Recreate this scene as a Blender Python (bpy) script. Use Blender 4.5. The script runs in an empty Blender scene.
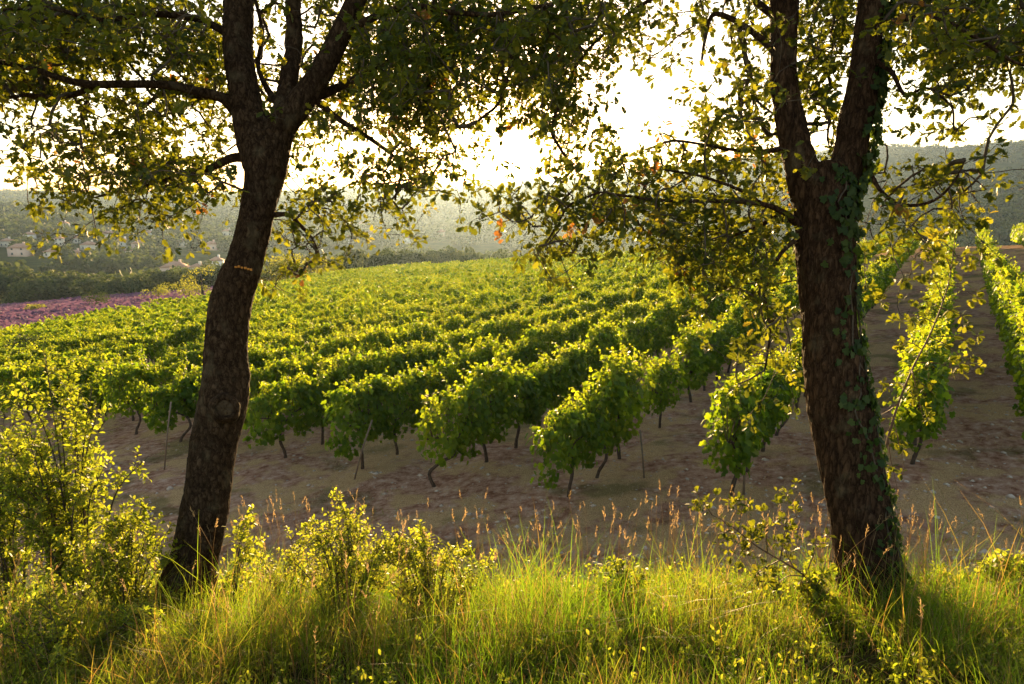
import bpy, math, random
import numpy as np
from mathutils import Vector, noise as mnoise

R = math.radians
rng = np.random.default_rng(7)
random.seed(7)
sc = bpy.context.scene
COL = sc.collection

# ------------------------------------------------------------------ camera
W, H, F = 1024.0, 684.0, 683.0
PITCH = R(11.3)
CP, SP = math.cos(PITCH), math.sin(PITCH)
cam_data = bpy.data.cameras.new("camera")
cam_data.sensor_width = 36.0
cam_data.lens = 36.0 * F / W
cam_data.clip_start = 0.05
cam_data.clip_end = 20000.0
cam = bpy.data.objects.new("camera", cam_data)
cam.rotation_euler = (R(90) - PITCH, 0, 0)
COL.objects.link(cam)
sc.camera = cam

# ------------------------------------------------------------------ sun and sky
def ray(px, py):
    u, v = (px - 512) / F, (py - 342) / F
    return np.array([u, CP - v * SP, -(SP + v * CP)])

_s = ray(505, 155); _s = _s / np.linalg.norm(_s)
SUN_EL = math.asin(_s[2]); SUN_AZ = math.atan2(_s[0], _s[1])
SKY_STRENGTH = 0.15
SUN_STRENGTH = 4.4
EXPOSURE = 2.42

world = bpy.data.worlds.new("World"); sc.world = world
world.use_nodes = True
wn = world.node_tree
sky = wn.nodes.new("ShaderNodeTexSky")
sky.sky_type = 'NISHITA'; sky.sun_disc = False
sky.sun_elevation = SUN_EL; sky.sun_rotation = SUN_AZ
sky.altitude = 300; sky.air_density = 1.0; sky.dust_density = .5; sky.ozone_density = 1.4
bgn = wn.nodes["Background"]
_tn = wn.nodes.new("ShaderNodeMixRGB"); _tn.blend_type = 'MULTIPLY'; _tn.inputs[0].default_value = 1
_tn.inputs[2].default_value = (1.15, .90, .77, 1)      # warm evening air
wn.links.new(sky.outputs[0], _tn.inputs[1]); wn.links.new(_tn.outputs[0], bgn.inputs[0])
bgn.inputs[1].default_value = SKY_STRENGTH
# the bright air immediately round the sun's disc
def _m(op, a, b=None):
    n = wn.nodes.new("ShaderNodeMath"); n.operation = op
    for i_, v_ in enumerate((a, b)):
        if v_ is None: continue
        if isinstance(v_, (int, float)): n.inputs[i_].default_value = v_
        else: wn.links.new(v_, n.inputs[i_])
    return n.outputs[0]
_tc = wn.nodes.new("ShaderNodeTexCoord"); _nv = wn.nodes.new("ShaderNodeVectorMath"); _nv.operation = 'NORMALIZE'
wn.links.new(_tc.outputs["Generated"], _nv.inputs[0])
_dp = wn.nodes.new("ShaderNodeVectorMath"); _dp.operation = 'DOT_PRODUCT'; _dp.inputs[1].default_value = tuple(_s.tolist())
wn.links.new(_nv.outputs[0], _dp.inputs[0])
_ang = _m('ARCCOSINE', _m('MINIMUM', _dp.outputs["Value"], .9999999))
_core = _m('MULTIPLY', _m('EXPONENT', _m('MULTIPLY', _m('POWER', _m('DIVIDE', _ang, R(1.1)), 2.0), -1.0)), 14.0)
_halo = _m('MULTIPLY', _m('EXPONENT', _m('DIVIDE', _ang, -R(6.0))), .9)
_em = wn.nodes.new("ShaderNodeBackground"); _em.inputs[0].default_value = (1.0, .62, .28, 1)
wn.links.new(_m('ADD', _core, _halo), _em.inputs[1])
_add = wn.nodes.new("ShaderNodeAddShader")
wn.links.new(bgn.outputs[0], _add.inputs[0]); wn.links.new(_em.outputs[0], _add.inputs[1])
wn.links.new(_add.outputs[0], wn.nodes["World Output"].inputs[0])

sl = bpy.data.lights.new("sun", 'SUN'); sl.energy = SUN_STRENGTH; sl.angle = R(0.6)
sl.color = (1.0, 0.66, 0.29)
so = bpy.data.objects.new("sun", sl); COL.objects.link(so)
so.rotation_euler = Vector(_s.tolist()).to_track_quat('Z', 'Y').to_euler()
so.location = (0, 0, 50)

sc.view_settings.view_transform = 'Standard'
sc.view_settings.look = 'None'
sc.view_settings.gamma = 1.0
sc.view_settings.use_curve_mapping = False
sc.view_settings.exposure = EXPOSURE
sc.render.engine = 'CYCLES'
cy = sc.cycles
cy.max_bounces = 7; cy.diffuse_bounces = 3; cy.glossy_bounces = 2; cy.transmission_bounces = 5
cy.volume_bounces = 0; cy.transparent_max_bounces = 8
cy.use_denoising = True
cy.caustics_reflective = False; cy.caustics_refractive = False
cy.sample_clamp_indirect = 6.0

# ------------------------------------------------------------------ helpers
def unp(px, py, D):
    return ray(px, py) * D

def sstep(a, b, x):
    t = np.clip((x - a) / (b - a), 0, 1)
    return t * t * (3 - 2 * t)

def tag(o, label=None, cat=None, group=None, kind=None):
    if label: o["label"] = label
    if cat: o["category"] = cat
    if group: o["group"] = group
    if kind: o["kind"] = kind
    return o

def empty(name, loc=(0, 0, 0), rz=0.0):
    o = bpy.data.objects.new(name, None); COL.objects.link(o)
    o.location = tuple(float(c) for c in loc); o.rotation_euler = (0, 0, rz)
    o.empty_display_size = 0.2
    return o

def link(name, mesh, parent=None, loc=None):
    o = bpy.data.objects.new(name, mesh); COL.objects.link(o)
    if parent is not None: o.parent = parent
    if loc is not None: o.location = loc
    return o

def mesh_np(name, V, loops, totals, mat=None, attrs=None, smooth=False):
    """V (n,3); loops flat index array; totals verts per face."""
    m = bpy.data.meshes.new(name)
    V = np.ascontiguousarray(V, dtype=np.float32)
    loops = np.ascontiguousarray(loops, dtype=np.int32)
    totals = np.ascontiguousarray(totals, dtype=np.int32)
    m.vertices.add(len(V)); m.vertices.foreach_set("co", V.ravel())
    m.loops.add(len(loops)); m.loops.foreach_set("vertex_index", loops)
    m.polygons.add(len(totals))
    starts = np.concatenate([[0], np.cumsum(totals)[:-1]]).astype(np.int32)
    m.polygons.foreach_set("loop_start", starts)
    m.polygons.foreach_set("loop_total", totals)
    if smooth: m.polygons.foreach_set("use_smooth", np.ones(len(totals), dtype=bool))
    m.update(calc_edges=True)
    for k, a in (attrs or {}).items():
        at = m.attributes.new(k, 'FLOAT', 'POINT')
        at.data.foreach_set("value", np.ascontiguousarray(a, dtype=np.float32))
    if mat: m.materials.append(mat)
    return m

def unit(a):
    return a / np.maximum(np.linalg.norm(a, axis=-1, keepdims=True), 1e-9)

# leaf outlines: vertices (x, y along the leaf, z fold) and faces
def halves(outline, fold, droop):
    """outline: list of (halfwidth, y); mirrored along a midrib."""
    n = len(outline)
    mids = [(0, 0), (0, 1)]
    V = [(0, 0, 0), (0, 0.5, 0.04), (0, 1, -droop)]
    Lf, Rt = [], []
    for (w, y) in outline:
        z = w * fold - droop * y * y
        V.append((w, y, z)); Rt.append(len(V) - 1)
        V.append((-w, y, z)); Lf.append(len(V) - 1)
    fr = [0] + Rt + [2, 1]
    fl = [0, 1, 2] + Lf[::-1]
    return np.array(V, float), [fr, fl]

OAK = halves([(.05, .10), (.20, .20), (.13, .30), (.31, .44), (.17, .55), (.35, .68), (.19, .80), (.19, .93)], .35, .10)
VINE = halves([(.30, -.08), (.46, .22), (.30, .40), (.40, .66), (.16, .78)], .25, .18)
OVAL = halves([(.16, .18), (.26, .48), (.18, .80)], .30, .10)
LANCE = halves([(.07, .25), (.08, .6)], .3, .25)
_q = np.array([(-.42, 0, 0), (-.1, -.45, .06), (.45, -.1, 0), (.3, .45, -.06), (-.25, .4, .05)], float)
CLUMP = (_q, [[0, 1, 2, 3, 4]])

def leaf_arrays(P, d, n, size, tmpl, tint):
    T, faces = tmpl
    N, k = len(P), len(T)
    d = unit(d); s = unit(np.cross(d, n)); n2 = np.cross(s, d)
    size = np.broadcast_to(np.asarray(size, float), (N,))
    V = P[:, None, :] + size[:, None, None] * (T[None, :, 0:1] * s[:, None, :] + T[None, :, 1:2] * d[:, None, :] + T[None, :, 2:3] * n2[:, None, :])
    V = V.reshape(-1, 3)
    fl = np.concatenate([np.array(f) for f in faces]); ft = np.array([len(f) for f in faces])
    loops = (np.arange(N)[:, None] * k + fl[None, :]).ravel()
    totals = np.tile(ft, N)
    tn = np.repeat(np.broadcast_to(tint, (N,)), k)
    return V, loops, totals, tn

class Soup:
    def __init__(s): s.V, s.L, s.T, s.A, s.n = [], [], [], [], 0
    def add(s, V, L, T, A):
        s.V.append(V); s.L.append(L + s.n); s.T.append(T); s.A.append(A); s.n += len(V)
    def leaves(s, P, d, n, size, tmpl, tint):
        if len(P): s.add(*leaf_arrays(P, d, n, size, tmpl, tint))
    def tube(s, pts, rad, sides=6, tint=0.5, jit=0.0):
        pts = np.asarray(pts, float); rad = np.broadcast_to(np.asarray(rad, float), (len(pts),))
        tg = unit(np.gradient(pts, axis=0))
        ref = np.array([0.31, 0.95, 0.05]) if abs(tg[0][1]) < .8 else np.array([1., 0, 0])
        a = unit(np.cross(tg, ref)); b = np.cross(tg, a)
        th = np.arange(sides) / sides * 2 * math.pi
        ring = a[:, None, :] * np.cos(th)[None, :, None] + b[:, None, :] * np.sin(th)[None, :, None]
        r = rad[:, None, None] * (1 + (rng.normal(0, jit, (len(pts), sides, 1)) if jit else 0))
        V = (pts[:, None, :] + ring * r).reshape(-1, 3)
        m = len(pts)
        i = np.arange(m - 1)[:, None] * sides; j = np.arange(sides)[None, :]; j2 = (j + 1) % sides
        q = np.stack([i + j, i + j2, i + sides + j2, i + sides + j], -1).reshape(-1)
        caps = np.concatenate([np.arange(sides)[::-1], (m - 1) * sides + np.arange(sides)])
        s.add(V, np.concatenate([q, caps]), np.concatenate([np.full((m - 1) * sides, 4), [sides, sides]]), np.full(len(V), tint))
    def box(s, c, h, rz=0.0, tint=.5):
        c = np.array(c, float); ca, sa = math.cos(rz), math.sin(rz)
        V = []
        for z in (-1, 1):
            for x, y in ((-1, -1), (1, -1), (1, 1), (-1, 1)):
                X, Y = x * h[0], y * h[1]
                V.append(c + (X * ca - Y * sa, X * sa + Y * ca, z * h[2]))
        f = [0, 3, 2, 1, 4, 5, 6, 7, 0, 1, 5, 4, 1, 2, 6, 5, 2, 3, 7, 6, 3, 0, 4, 7]
        s.add(np.array(V), np.array(f), np.full(6, 4), np.full(8, tint))
    def mesh(s, name, mat, smooth=False):
        if not s.V: return None
        return mesh_np(name, np.concatenate(s.V), np.concatenate(s.L), np.concatenate(s.T), mat, {"tint": np.concatenate(s.A)}, smooth)

def rand_dirs(N, r=None):
    return unit((r or rng).normal(size=(N, 3)))

def catmull(P, per=8):
    P = np.asarray(P, float)
    Q = np.vstack([2 * P[0] - P[1], P, 2 * P[-1] - P[-2]])
    out = []
    for i in range(1, len(Q) - 2):
        for t in np.arange(per) / per:
            a, b, c, d = Q[i - 1], Q[i], Q[i + 1], Q[i + 2]
            out.append(.5 * (2 * b + (c - a) * t + (2 * a - 5 * b + 4 * c - d) * t * t + (3 * b - a - 3 * c + d) * t ** 3))
    out.append(Q[-2])
    return np.array(out)

def vnoise(x, y, s, seed=0):
    """smooth value noise on 2D arrays, range about 0..1"""
    x = np.asarray(x, float) / s + seed * 17.3; y = np.asarray(y, float) / s - seed * 9.1
    xi, yi = np.floor(x).astype(np.int64), np.floor(y).astype(np.int64)
    fx, fy = x - xi, y - yi
    fx, fy = fx * fx * (3 - 2 * fx), fy * fy * (3 - 2 * fy)
    def h(a, b):
        v = np.sin(a * 127.1 + b * 311.7 + seed * 74.7) * 43758.5453
        return v - np.floor(v)
    return (h(xi, yi) * (1 - fx) + h(xi + 1, yi) * fx) * (1 - fy) + (h(xi, yi + 1) * (1 - fx) + h(xi + 1, yi + 1) * fx) * fy

# ------------------------------------------------------------------ materials
def new_mat(name):
    m = bpy.data.materials.new(name); m.use_nodes = True
    nt = m.node_tree; nt.nodes.clear()
    return m, nt, nt.nodes.new, nt.links.new

def ramp(N, cols):
    r = N("ShaderNodeValToRGB"); e = r.color_ramp.elements
    e[0].position, e[0].color = cols[0][0], (*cols[0][1], 1)
    e[1].position, e[1].color = cols[-1][0], (*cols[-1][1], 1)
    for p, c in cols[1:-1]:
        x = e.new(p); x.color = (*c, 1)
    return r

def leaf_mat(name, refl, trans, mix=0.5, rough=0.5, obj_var=0.0, spec=.12):
    """refl / trans: ramps over the per-leaf tint."""
    m, nt, N, Lk = new_mat(name)
    at = N("ShaderNodeAttribute"); at.attribute_name = "tint"
    fac = at.outputs["Fac"]
    if obj_var:
        oi = N("ShaderNodeObjectInfo"); ma = N("ShaderNodeMath"); ma.operation = 'MULTIPLY_ADD'
        ma.inputs[1].default_value = obj_var
        Lk(oi.outputs["Random"], ma.inputs[0]); Lk(fac, ma.inputs[2])
        mb = N("ShaderNodeMath"); mb.operation = 'SUBTRACT'; mb.inputs[1].default_value = obj_var / 2
        Lk(ma.outputs[0], mb.inputs[0]); fac = mb.outputs[0]
    r1, r2 = ramp(N, refl), ramp(N, trans)
    Lk(fac, r1.inputs[0]); Lk(fac, r2.inputs[0])
    p = N("ShaderNodeBsdfPrincipled"); p.inputs["Roughness"].default_value = rough
    p.inputs["Specular IOR Level"].default_value = spec
    t = N("ShaderNodeBsdfTranslucent"); mx = N("ShaderNodeMixShader"); mx.inputs[0].default_value = mix
    o = N("ShaderNodeOutputMaterial")
    Lk(r1.outputs[0], p.inputs["Base Color"]); Lk(r2.outputs[0], t.inputs["Color"])
    Lk(p.outputs[0], mx.inputs[1]); Lk(t.outputs[0], mx.inputs[2]); Lk(mx.outputs[0], o.inputs[0])
    return m

def plain_mat(name, col, rough=.8, col2=None, scale=5.0, bump=0.0, bscale=20.0, spec=.3):
    m, nt, N, Lk = new_mat(name)
    p = N("ShaderNodeBsdfPrincipled"); p.inputs["Roughness"].default_value = rough
    p.inputs["Specular IOR Level"].default_value = spec
    o = N("ShaderNodeOutputMaterial"); Lk(p.outputs[0], o.inputs[0])
    p.inputs["Base Color"].default_value = (*col, 1)
    tc = N("ShaderNodeTexCoord")
    if col2:
        nz = N("ShaderNodeTexNoise"); nz.inputs["Scale"].default_value = scale; nz.inputs["Detail"].default_value = 5
        Lk(tc.outputs["Object"], nz.inputs["Vector"])
        r = ramp(N, [(.3, col), (.7, col2)]); Lk(nz.outputs["Fac"], r.inputs[0]); Lk(r.outputs[0], p.inputs["Base Color"])
    if bump:
        nb = N("ShaderNodeTexNoise"); nb.inputs["Scale"].default_value = bscale; nb.inputs["Detail"].default_value = 6
        Lk(tc.outputs["Object"], nb.inputs["Vector"])
        b = N("ShaderNodeBump"); b.inputs["Strength"].default_value = bump; b.inputs["Distance"].default_value = .02
        Lk(nb.outputs["Fac"], b.inputs["Height"]); Lk(b.outputs[0], p.inputs["Normal"])
    return m

def bark_mat(name, c1, c2, c3, zs=.22):
    m, nt, N, Lk = new_mat(name)
    p = N("ShaderNodeBsdfPrincipled"); p.inputs["Roughness"].default_value = .85
    p.inputs["Specular IOR Level"].default_value = .06
    o = N("ShaderNodeOutputMaterial"); Lk(p.outputs[0], o.inputs[0])
    tc = N("ShaderNodeTexCoord"); mp = N("ShaderNodeMapping"); mp.inputs["Scale"].default_value = (1, 1, zs)
    Lk(tc.outputs["Object"], mp.inputs["Vector"])
    nz = N("ShaderNodeTexNoise"); nz.inputs["Scale"].default_value = 34; nz.inputs["Detail"].default_value = 8
    nz.inputs["Roughness"].default_value = .65; nz.inputs["Distortion"].default_value = .6
    vo = N("ShaderNodeTexVoronoi"); vo.feature = 'DISTANCE_TO_EDGE'; vo.inputs["Scale"].default_value = 30
    wob = N("ShaderNodeMixRGB"); wob.inputs[0].default_value = .08
    Lk(mp.outputs[0], nz.inputs["Vector"]); Lk(mp.outputs[0], wob.inputs[1]); Lk(nz.outputs["Color"], wob.inputs[2])
    Lk(wob.outputs[0], vo.inputs["Vector"])
    r = ramp(N, [(.30, c1), (.5, c2), (.72, c3)]); Lk(nz.outputs["Fac"], r.inputs[0])
    ed = ramp(N, [(0, (.35, .32, .3)), (.18, (1, 1, 1))]); Lk(vo.outputs["Distance"], ed.inputs[0])
    mu = N("ShaderNodeMixRGB"); mu.blend_type = 'MULTIPLY'; mu.inputs[0].default_value = 1
    Lk(r.outputs[0], mu.inputs[1]); Lk(ed.outputs[0], mu.inputs[2])
    n2 = N("ShaderNodeTexNoise"); n2.inputs["Scale"].default_value = 7; n2.inputs["Detail"].default_value = 6
    Lk(tc.outputs["Object"], n2.inputs["Vector"])
    r2 = ramp(N, [(.56, (0, 0, 0)), (.70, (1, 1, 1))]); Lk(n2.outputs["Fac"], r2.inputs[0])
    li = N("ShaderNodeMixRGB"); li.inputs[2].default_value = (.15, .12, .07, 1)     # lichen
    lm = N("ShaderNodeMath"); lm.operation = 'MULTIPLY'; lm.inputs[1].default_value = .35
    Lk(r2.outputs[0], lm.inputs[0]); Lk(lm.outputs[0], li.inputs[0]); Lk(mu.outputs[0], li.inputs[1]); Lk(li.outputs[0], p.inputs["Base Color"])
    ad = N("ShaderNodeMath"); ad.operation = 'ADD'
    m5 = N("ShaderNodeMath"); m5.operation = 'MINIMUM'; m5.inputs[1].default_value = .25
    Lk(vo.outputs["Distance"], m5.inputs[0]); Lk(m5.outputs[0], ad.inputs[0]); Lk(nz.outputs["Fac"], ad.inputs[1])
    b = N("ShaderNodeBump"); b.inputs["Strength"].default_value = 1.0; b.inputs["Distance"].default_value = .02
    Lk(ad.outputs[0], b.inputs["Height"]); Lk(b.outputs[0], p.inputs["Normal"])
    return m

M = {}
M['oak'] = leaf_mat("oak_leaf", [(0, (.028, .045, .010)), (.6, (.06, .085, .016)), (.93, (.10, .11, .02)), (1, (.22, .10, .03))],
                    [(0, (.08, .105, .006)), (.5, (.28, .30, .012)), (.9, (.56, .52, .022)), (1, (.50, .20, .03))], .45, .5, spec=.18)
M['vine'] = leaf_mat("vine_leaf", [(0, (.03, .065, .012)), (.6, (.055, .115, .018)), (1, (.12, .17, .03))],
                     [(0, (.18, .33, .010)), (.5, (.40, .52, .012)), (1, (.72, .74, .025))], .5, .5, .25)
M['shrub'] = leaf_mat("shrub_leaf", [(0, (.05, .08, .014)), (.6, (.09, .12, .02)), (1, (.16, .16, .035))],
                      [(0, (.22, .32, .015)), (.5, (.42, .50, .025)), (1, (.68, .68, .05))], .52, .45)
M['grass'] = leaf_mat("grass_blade", [(0, (.03, .06, .010)), (.6, (.06, .09, .015)), (.85, (.11, .10, .025)), (1, (.20, .12, .05))],
                      [(0, (.15, .36, .01)), (.5, (.32, .48, .02)), (.8, (.52, .48, .04)), (1, (.56, .30, .08))], .5, .45)
M['straw'] = leaf_mat("dry_grass", [(0, (.16, .12, .05)), (1, (.34, .24, .12))], [(0, (.35, .24, .09)), (1, (.62, .42, .2))], .45, .6)
M['bleached'] = leaf_mat("bleached_grass", [(0, (.36, .24, .11)), (1, (.72, .54, .30))], [(0, (.5, .32, .13)), (1, (.8, .55, .28))], .4, .8, spec=0)
M['ivy'] = leaf_mat("ivy_leaf", [(0, (.02, .04, .012)), (1, (.055, .08, .02))], [(0, (.06, .12, .01)), (1, (.16, .24, .02))], .35, .55, spec=.15)
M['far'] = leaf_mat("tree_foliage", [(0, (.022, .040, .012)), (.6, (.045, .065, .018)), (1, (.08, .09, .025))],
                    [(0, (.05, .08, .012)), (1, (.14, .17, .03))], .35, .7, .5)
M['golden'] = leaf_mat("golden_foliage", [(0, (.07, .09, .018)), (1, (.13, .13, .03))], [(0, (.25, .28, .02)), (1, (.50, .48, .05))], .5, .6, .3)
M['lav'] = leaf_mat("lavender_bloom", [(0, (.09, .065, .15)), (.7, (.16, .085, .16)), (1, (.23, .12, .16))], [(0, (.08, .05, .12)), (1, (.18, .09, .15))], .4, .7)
M['bark_l'] = bark_mat("oak_bark", (.026, .015, .008), (.056, .033, .018), (.11, .070, .040), .5)
M['bark_r'] = bark_mat("furrowed_oak_bark", (.028, .015, .008), (.060, .033, .018), (.115, .066, .036), .30)
M['twig'] = plain_mat("twig_bark", (.045, .032, .022), .85, (.10, .075, .05), 30, .4, 60)
M['vinewood'] = plain_mat("vine_wood", (.05, .034, .024), .9, (.12, .085, .06), 20, .8, 50)
M['redstem'] = plain_mat("young_stem", (.10, .055, .03), .6, (.17, .09, .045), 12, .3, 60)
M['stake'] = plain_mat("weathered_wood", (.16, .12, .08), .85, (.26, .20, .14), 14, .5, 50)
M['stone'] = plain_mat("limestone", (.36, .29, .22), .9, (.56, .47, .38), 9, .6, 40)
M['wall_pink'] = plain_mat("pink_render", (.62, .42, .34), .9, (.66, .48, .40), .4)
M['wall_cream'] = plain_mat("cream_render", (.66, .57, .45), .9, (.72, .64, .52), .4)
M['wall_white'] = plain_mat("white_render", (.74, .70, .64), .9, (.78, .75, .70), .4)
M['roof'] = plain_mat("clay_tiles", (.36, .19, .13), .85, (.46, .27, .19), 1.5, .5, 6)
M['window'] = plain_mat("window_glass", (.04, .05, .06), .15)

# ------------------------------------------------------------------ terrain
def tana(py):           # elevation tangent of a picture row straight ahead
    v = (py - 342) / F
    return -(SP + v * CP) / (CP - v * SP)

_rx = np.array([-700, -200, 0, 200, 400, 520, 650, 740, 880, 950, 1024, 1200, 1700])
_ry = np.array([178, 185, 190, 192, 187, 182, 170, 158, 145, 148, 141, 122, 120])
_rt, _re = [], []
for px, py in zip(_rx, _ry):
    d = ray(px, py); _rt.append(math.atan2(d[0], d[1])); _re.append(d[2] / math.hypot(d[0], d[1]))
_rt, _re = np.array(_rt), np.array(_re)
_bt = np.arctan(np.array([-1.6, -.9, -.457, -.3, -.237, 0, .2, .42, .64, .9, 1.6]))
_bD = np.array([170, 190, 130, 122, 118, 92, 74, 66, 57, 54, 54.])

def ground_z(x, y):
    x = np.asarray(x, float); y = np.asarray(y, float)
    hd = np.hypot(x, y); az = np.arctan2(x, np.maximum(y, -1e9))
    xs = np.clip(x, -260, 260)
    P = -4.2 + .10 * xs - .043 * np.clip(y, -20, 400)
    k = 1 - sstep(4.35, 7.5, y + .25 * np.sin(x * .7) + .15 * np.sin(x * 1.9 + 1))
    rise = (2.52 - .19 * np.clip(y, -4, 5)) - .075 * np.clip(x, -9, 9)
    P = P + rise * k
    P = P + (vnoise(x, y, 1.1, 1) - .5) * .10 + (vnoise(x, y, .35, 2) - .5) * .035 * (hd < 60) + (vnoise(x, y, 9, 3) - .5) * .35 * sstep(12, 30, hd)
    b0 = np.interp(az, _bt, _bD)
    blend = sstep(b0, b0 + 130, hd)
    ridge = np.interp(az, _rt, _re)
    Rd = np.interp(az, np.arctan(np.array([-.5, .1, .5])), [2500, 2200, 1600])
    top = ridge * Rd
    f = np.clip((hd - 450) / (Rd - 450), 0, 1.15)
    f = np.where(f > 1, 1 - (f - 1) * .8, f)
    far = -30 + (top + 30) * f
    far = far + sstep(450, 1200, hd) * ((vnoise(x, y, 330, 4) - .5) * 30 * (1 - f * .85) + (vnoise(x, y, 90, 5) - .5) * 8)
    return P * (1 - blend) + far * blend

def gz(x, y): return float(ground_z(np.array([x]), np.array([y]))[0])

def hit(px, py, D0=5.0, D1=3000.0):
    """first point of the ground met by the line of sight beyond D0"""
    D = np.geomspace(D0, D1, 4000); r = ray(px, py)
    P = r[None, :] * D[:, None]; g = ground_z(P[:, 0], P[:, 1])
    i = np.argmax(P[:, 2] < g)
    return np.array([P[i, 0], P[i, 1], g[i]])

na, nr = 620, 420
aa = np.concatenate([np.linspace(-R(52), R(52), na - 80), np.linspace(R(52), 2 * math.pi - R(52), 82)[1:-1]])
rr = np.concatenate([[0.3], np.geomspace(.8, 4200, nr - 1)])
A2, R2 = np.meshgrid(aa, rr)
X, Y = R2 * np.sin(A2), R2 * np.cos(A2)
Z = ground_z(X, Y)
Vg = np.stack([X, Y, Z], -1).reshape(-1, 3)
n_a = len(aa)
i = np.arange(len(rr) - 1)[:, None] * n_a; j = np.arange(n_a)[None, :]; j2 = (j + 1) % n_a
q = np.stack([i + j, i + j2, i + n_a + j2, i + n_a + j], -1).reshape(-1)
cap = np.arange(n_a)[::-1]
hdv = np.hypot(Vg[:, 0], Vg[:, 1]); azv = np.arctan2(Vg[:, 0], Vg[:, 1])
zone_bank = 1 - sstep(4.5, 5.7, Vg[:, 1] + .8 * (vnoise(Vg[:, 0], Vg[:, 1], .9, 8) - .5))
zone_val = sstep(0, 25, hdv - np.interp(azv, _bt, _bD) * .97)
m, nt, N, Lk = new_mat("ground_soil")
p = N("ShaderNodeBsdfPrincipled"); p.inputs["Roughness"].default_value = 1; p.inputs["Specular IOR Level"].default_value = 0
o = N("ShaderNodeOutputMaterial"); Lk(p.outputs[0], o.inputs[0])
geo = N("ShaderNodeNewGeometry")
def nz(scale, detail=6, rough=.6):
    n = N("ShaderNodeTexNoise"); n.inputs["Scale"].default_value = scale; n.inputs["Detail"].default_value = detail
    n.inputs["Roughness"].default_value = rough
    Lk(geo.outputs["Position"], n.inputs["Vector"]); return n
def mixc(f, a, b):
    x = N("ShaderNodeMixRGB"); Lk(f, x.inputs[0])
    for s, k in ((a, 1), (b, 2)):
        if isinstance(s, tuple): x.inputs[k].default_value = (*s, 1)
        else: Lk(s, x.inputs[k])
    return x.outputs[0]
n1, n2, n3, n4 = nz(.9, 7, .62), nz(5.5, 9, .72), nz(.55, 4), nz(60, 4, .75)
soil = ramp(N, [(.36, (.24, .115, .068)), (.47, (.43, .24, .155)), (.56, (.57, .36, .25)), (.66, (.68, .50, .38))]); Lk(n2.outputs["Fac"], soil.inputs[0])
straw = ramp(N, [(.38, (.34, .19, .08)), (.5, (.62, .42, .20)), (.6, (.78, .58, .32))]); Lk(n4.outputs["Fac"], straw.inputs[0])
sm = ramp(N, [(.47, (0, 0, 0)), (.54, (.85, .85, .85))]); Lk(n1.outputs["Fac"], sm.inputs[0])
weed = ramp(N, [(.54, (0, 0, 0)), (.62, (1, 1, 1))]); Lk(n3.outputs["Fac"], weed.inputs[0])
c = mixc(sm.outputs[0], soil.outputs[0], straw.outputs[0])
wm = N("ShaderNodeMath"); wm.operation = 'MULTIPLY'; wm.inputs[1].default_value = .55; Lk(weed.outputs[0], wm.inputs[0])
c = mixc(wm.outputs[0], c, (.10, .12, .035))
ab = N("ShaderNodeAttribute"); ab.attribute_name = "bank"; av = N("ShaderNodeAttribute"); av.attribute_name = "valley"
bank = ramp(N, [(.35, (.045, .045, .016)), (.65, (.10, .08, .035))]); Lk(n2.outputs["Fac"], bank.inputs[0])
c = mixc(ab.outputs["Fac"], c, bank.outputs[0])
v1, v2 = nz(.012, 5), nz(.09, 5, .7)
val = ramp(N, [(.38, (.035, .05, .018)), (.55, (.06, .075, .025)), (.66, (.13, .12, .05)), (.75, (.20, .15, .08))]); Lk(v1.outputs["Fac"], val.inputs[0])
va2 = ramp(N, [(.4, (.03, .042, .016)), (.6, (.075, .08, .03))]); Lk(v2.outputs["Fac"], va2.inputs[0])
vm = N("ShaderNodeMixRGB"); vm.inputs[0].default_value = .55; Lk(val.outputs[0], vm.inputs[1]); Lk(va2.outputs[0], vm.inputs[2])
c = mixc(av.outputs["Fac"], c, vm.outputs[0])
Lk(c, p.inputs["Base Color"])
bmp = N("ShaderNodeBump"); bmp.inputs["Strength"].default_value = .8; bmp.inputs["Distance"].default_value = .14
ba = N("ShaderNodeMath"); ba.operation = 'ADD'; Lk(n2.outputs["Fac"], ba.inputs[0]); Lk(n4.outputs["Fac"], ba.inputs[1])
Lk(ba.outputs[0], bmp.inputs["Height"]); Lk(bmp.outputs[0], p.inputs["Normal"])
M['ground'] = m
gm = mesh_np("ground", Vg, np.concatenate([q, cap]), np.concatenate([np.full((len(rr) - 1) * n_a, 4), [n_a]]), m,
             {"bank": zone_bank, "valley": zone_val}, True)
tag(link("ground", gm), "sloping brown vineyard soil falling from a grassy bank to the wooded valley", "ground", kind="structure")

# ------------------------------------------------------------------ haze
hz = Soup(); hz.box((0, 1900, 85), (3600, 2560, 135))
m, nt, N, Lk = new_mat("haze_air")
pv = N("ShaderNodeVolumePrincipled"); o = N("ShaderNodeOutputMaterial"); Lk(pv.outputs[0], o.inputs["Volume"])
pv.inputs["Color"].default_value = (.50, .70, 1.0, 1); pv.inputs["Density"].default_value = .00010
pv.inputs["Anisotropy"].default_value = .68
HZ = m

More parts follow.
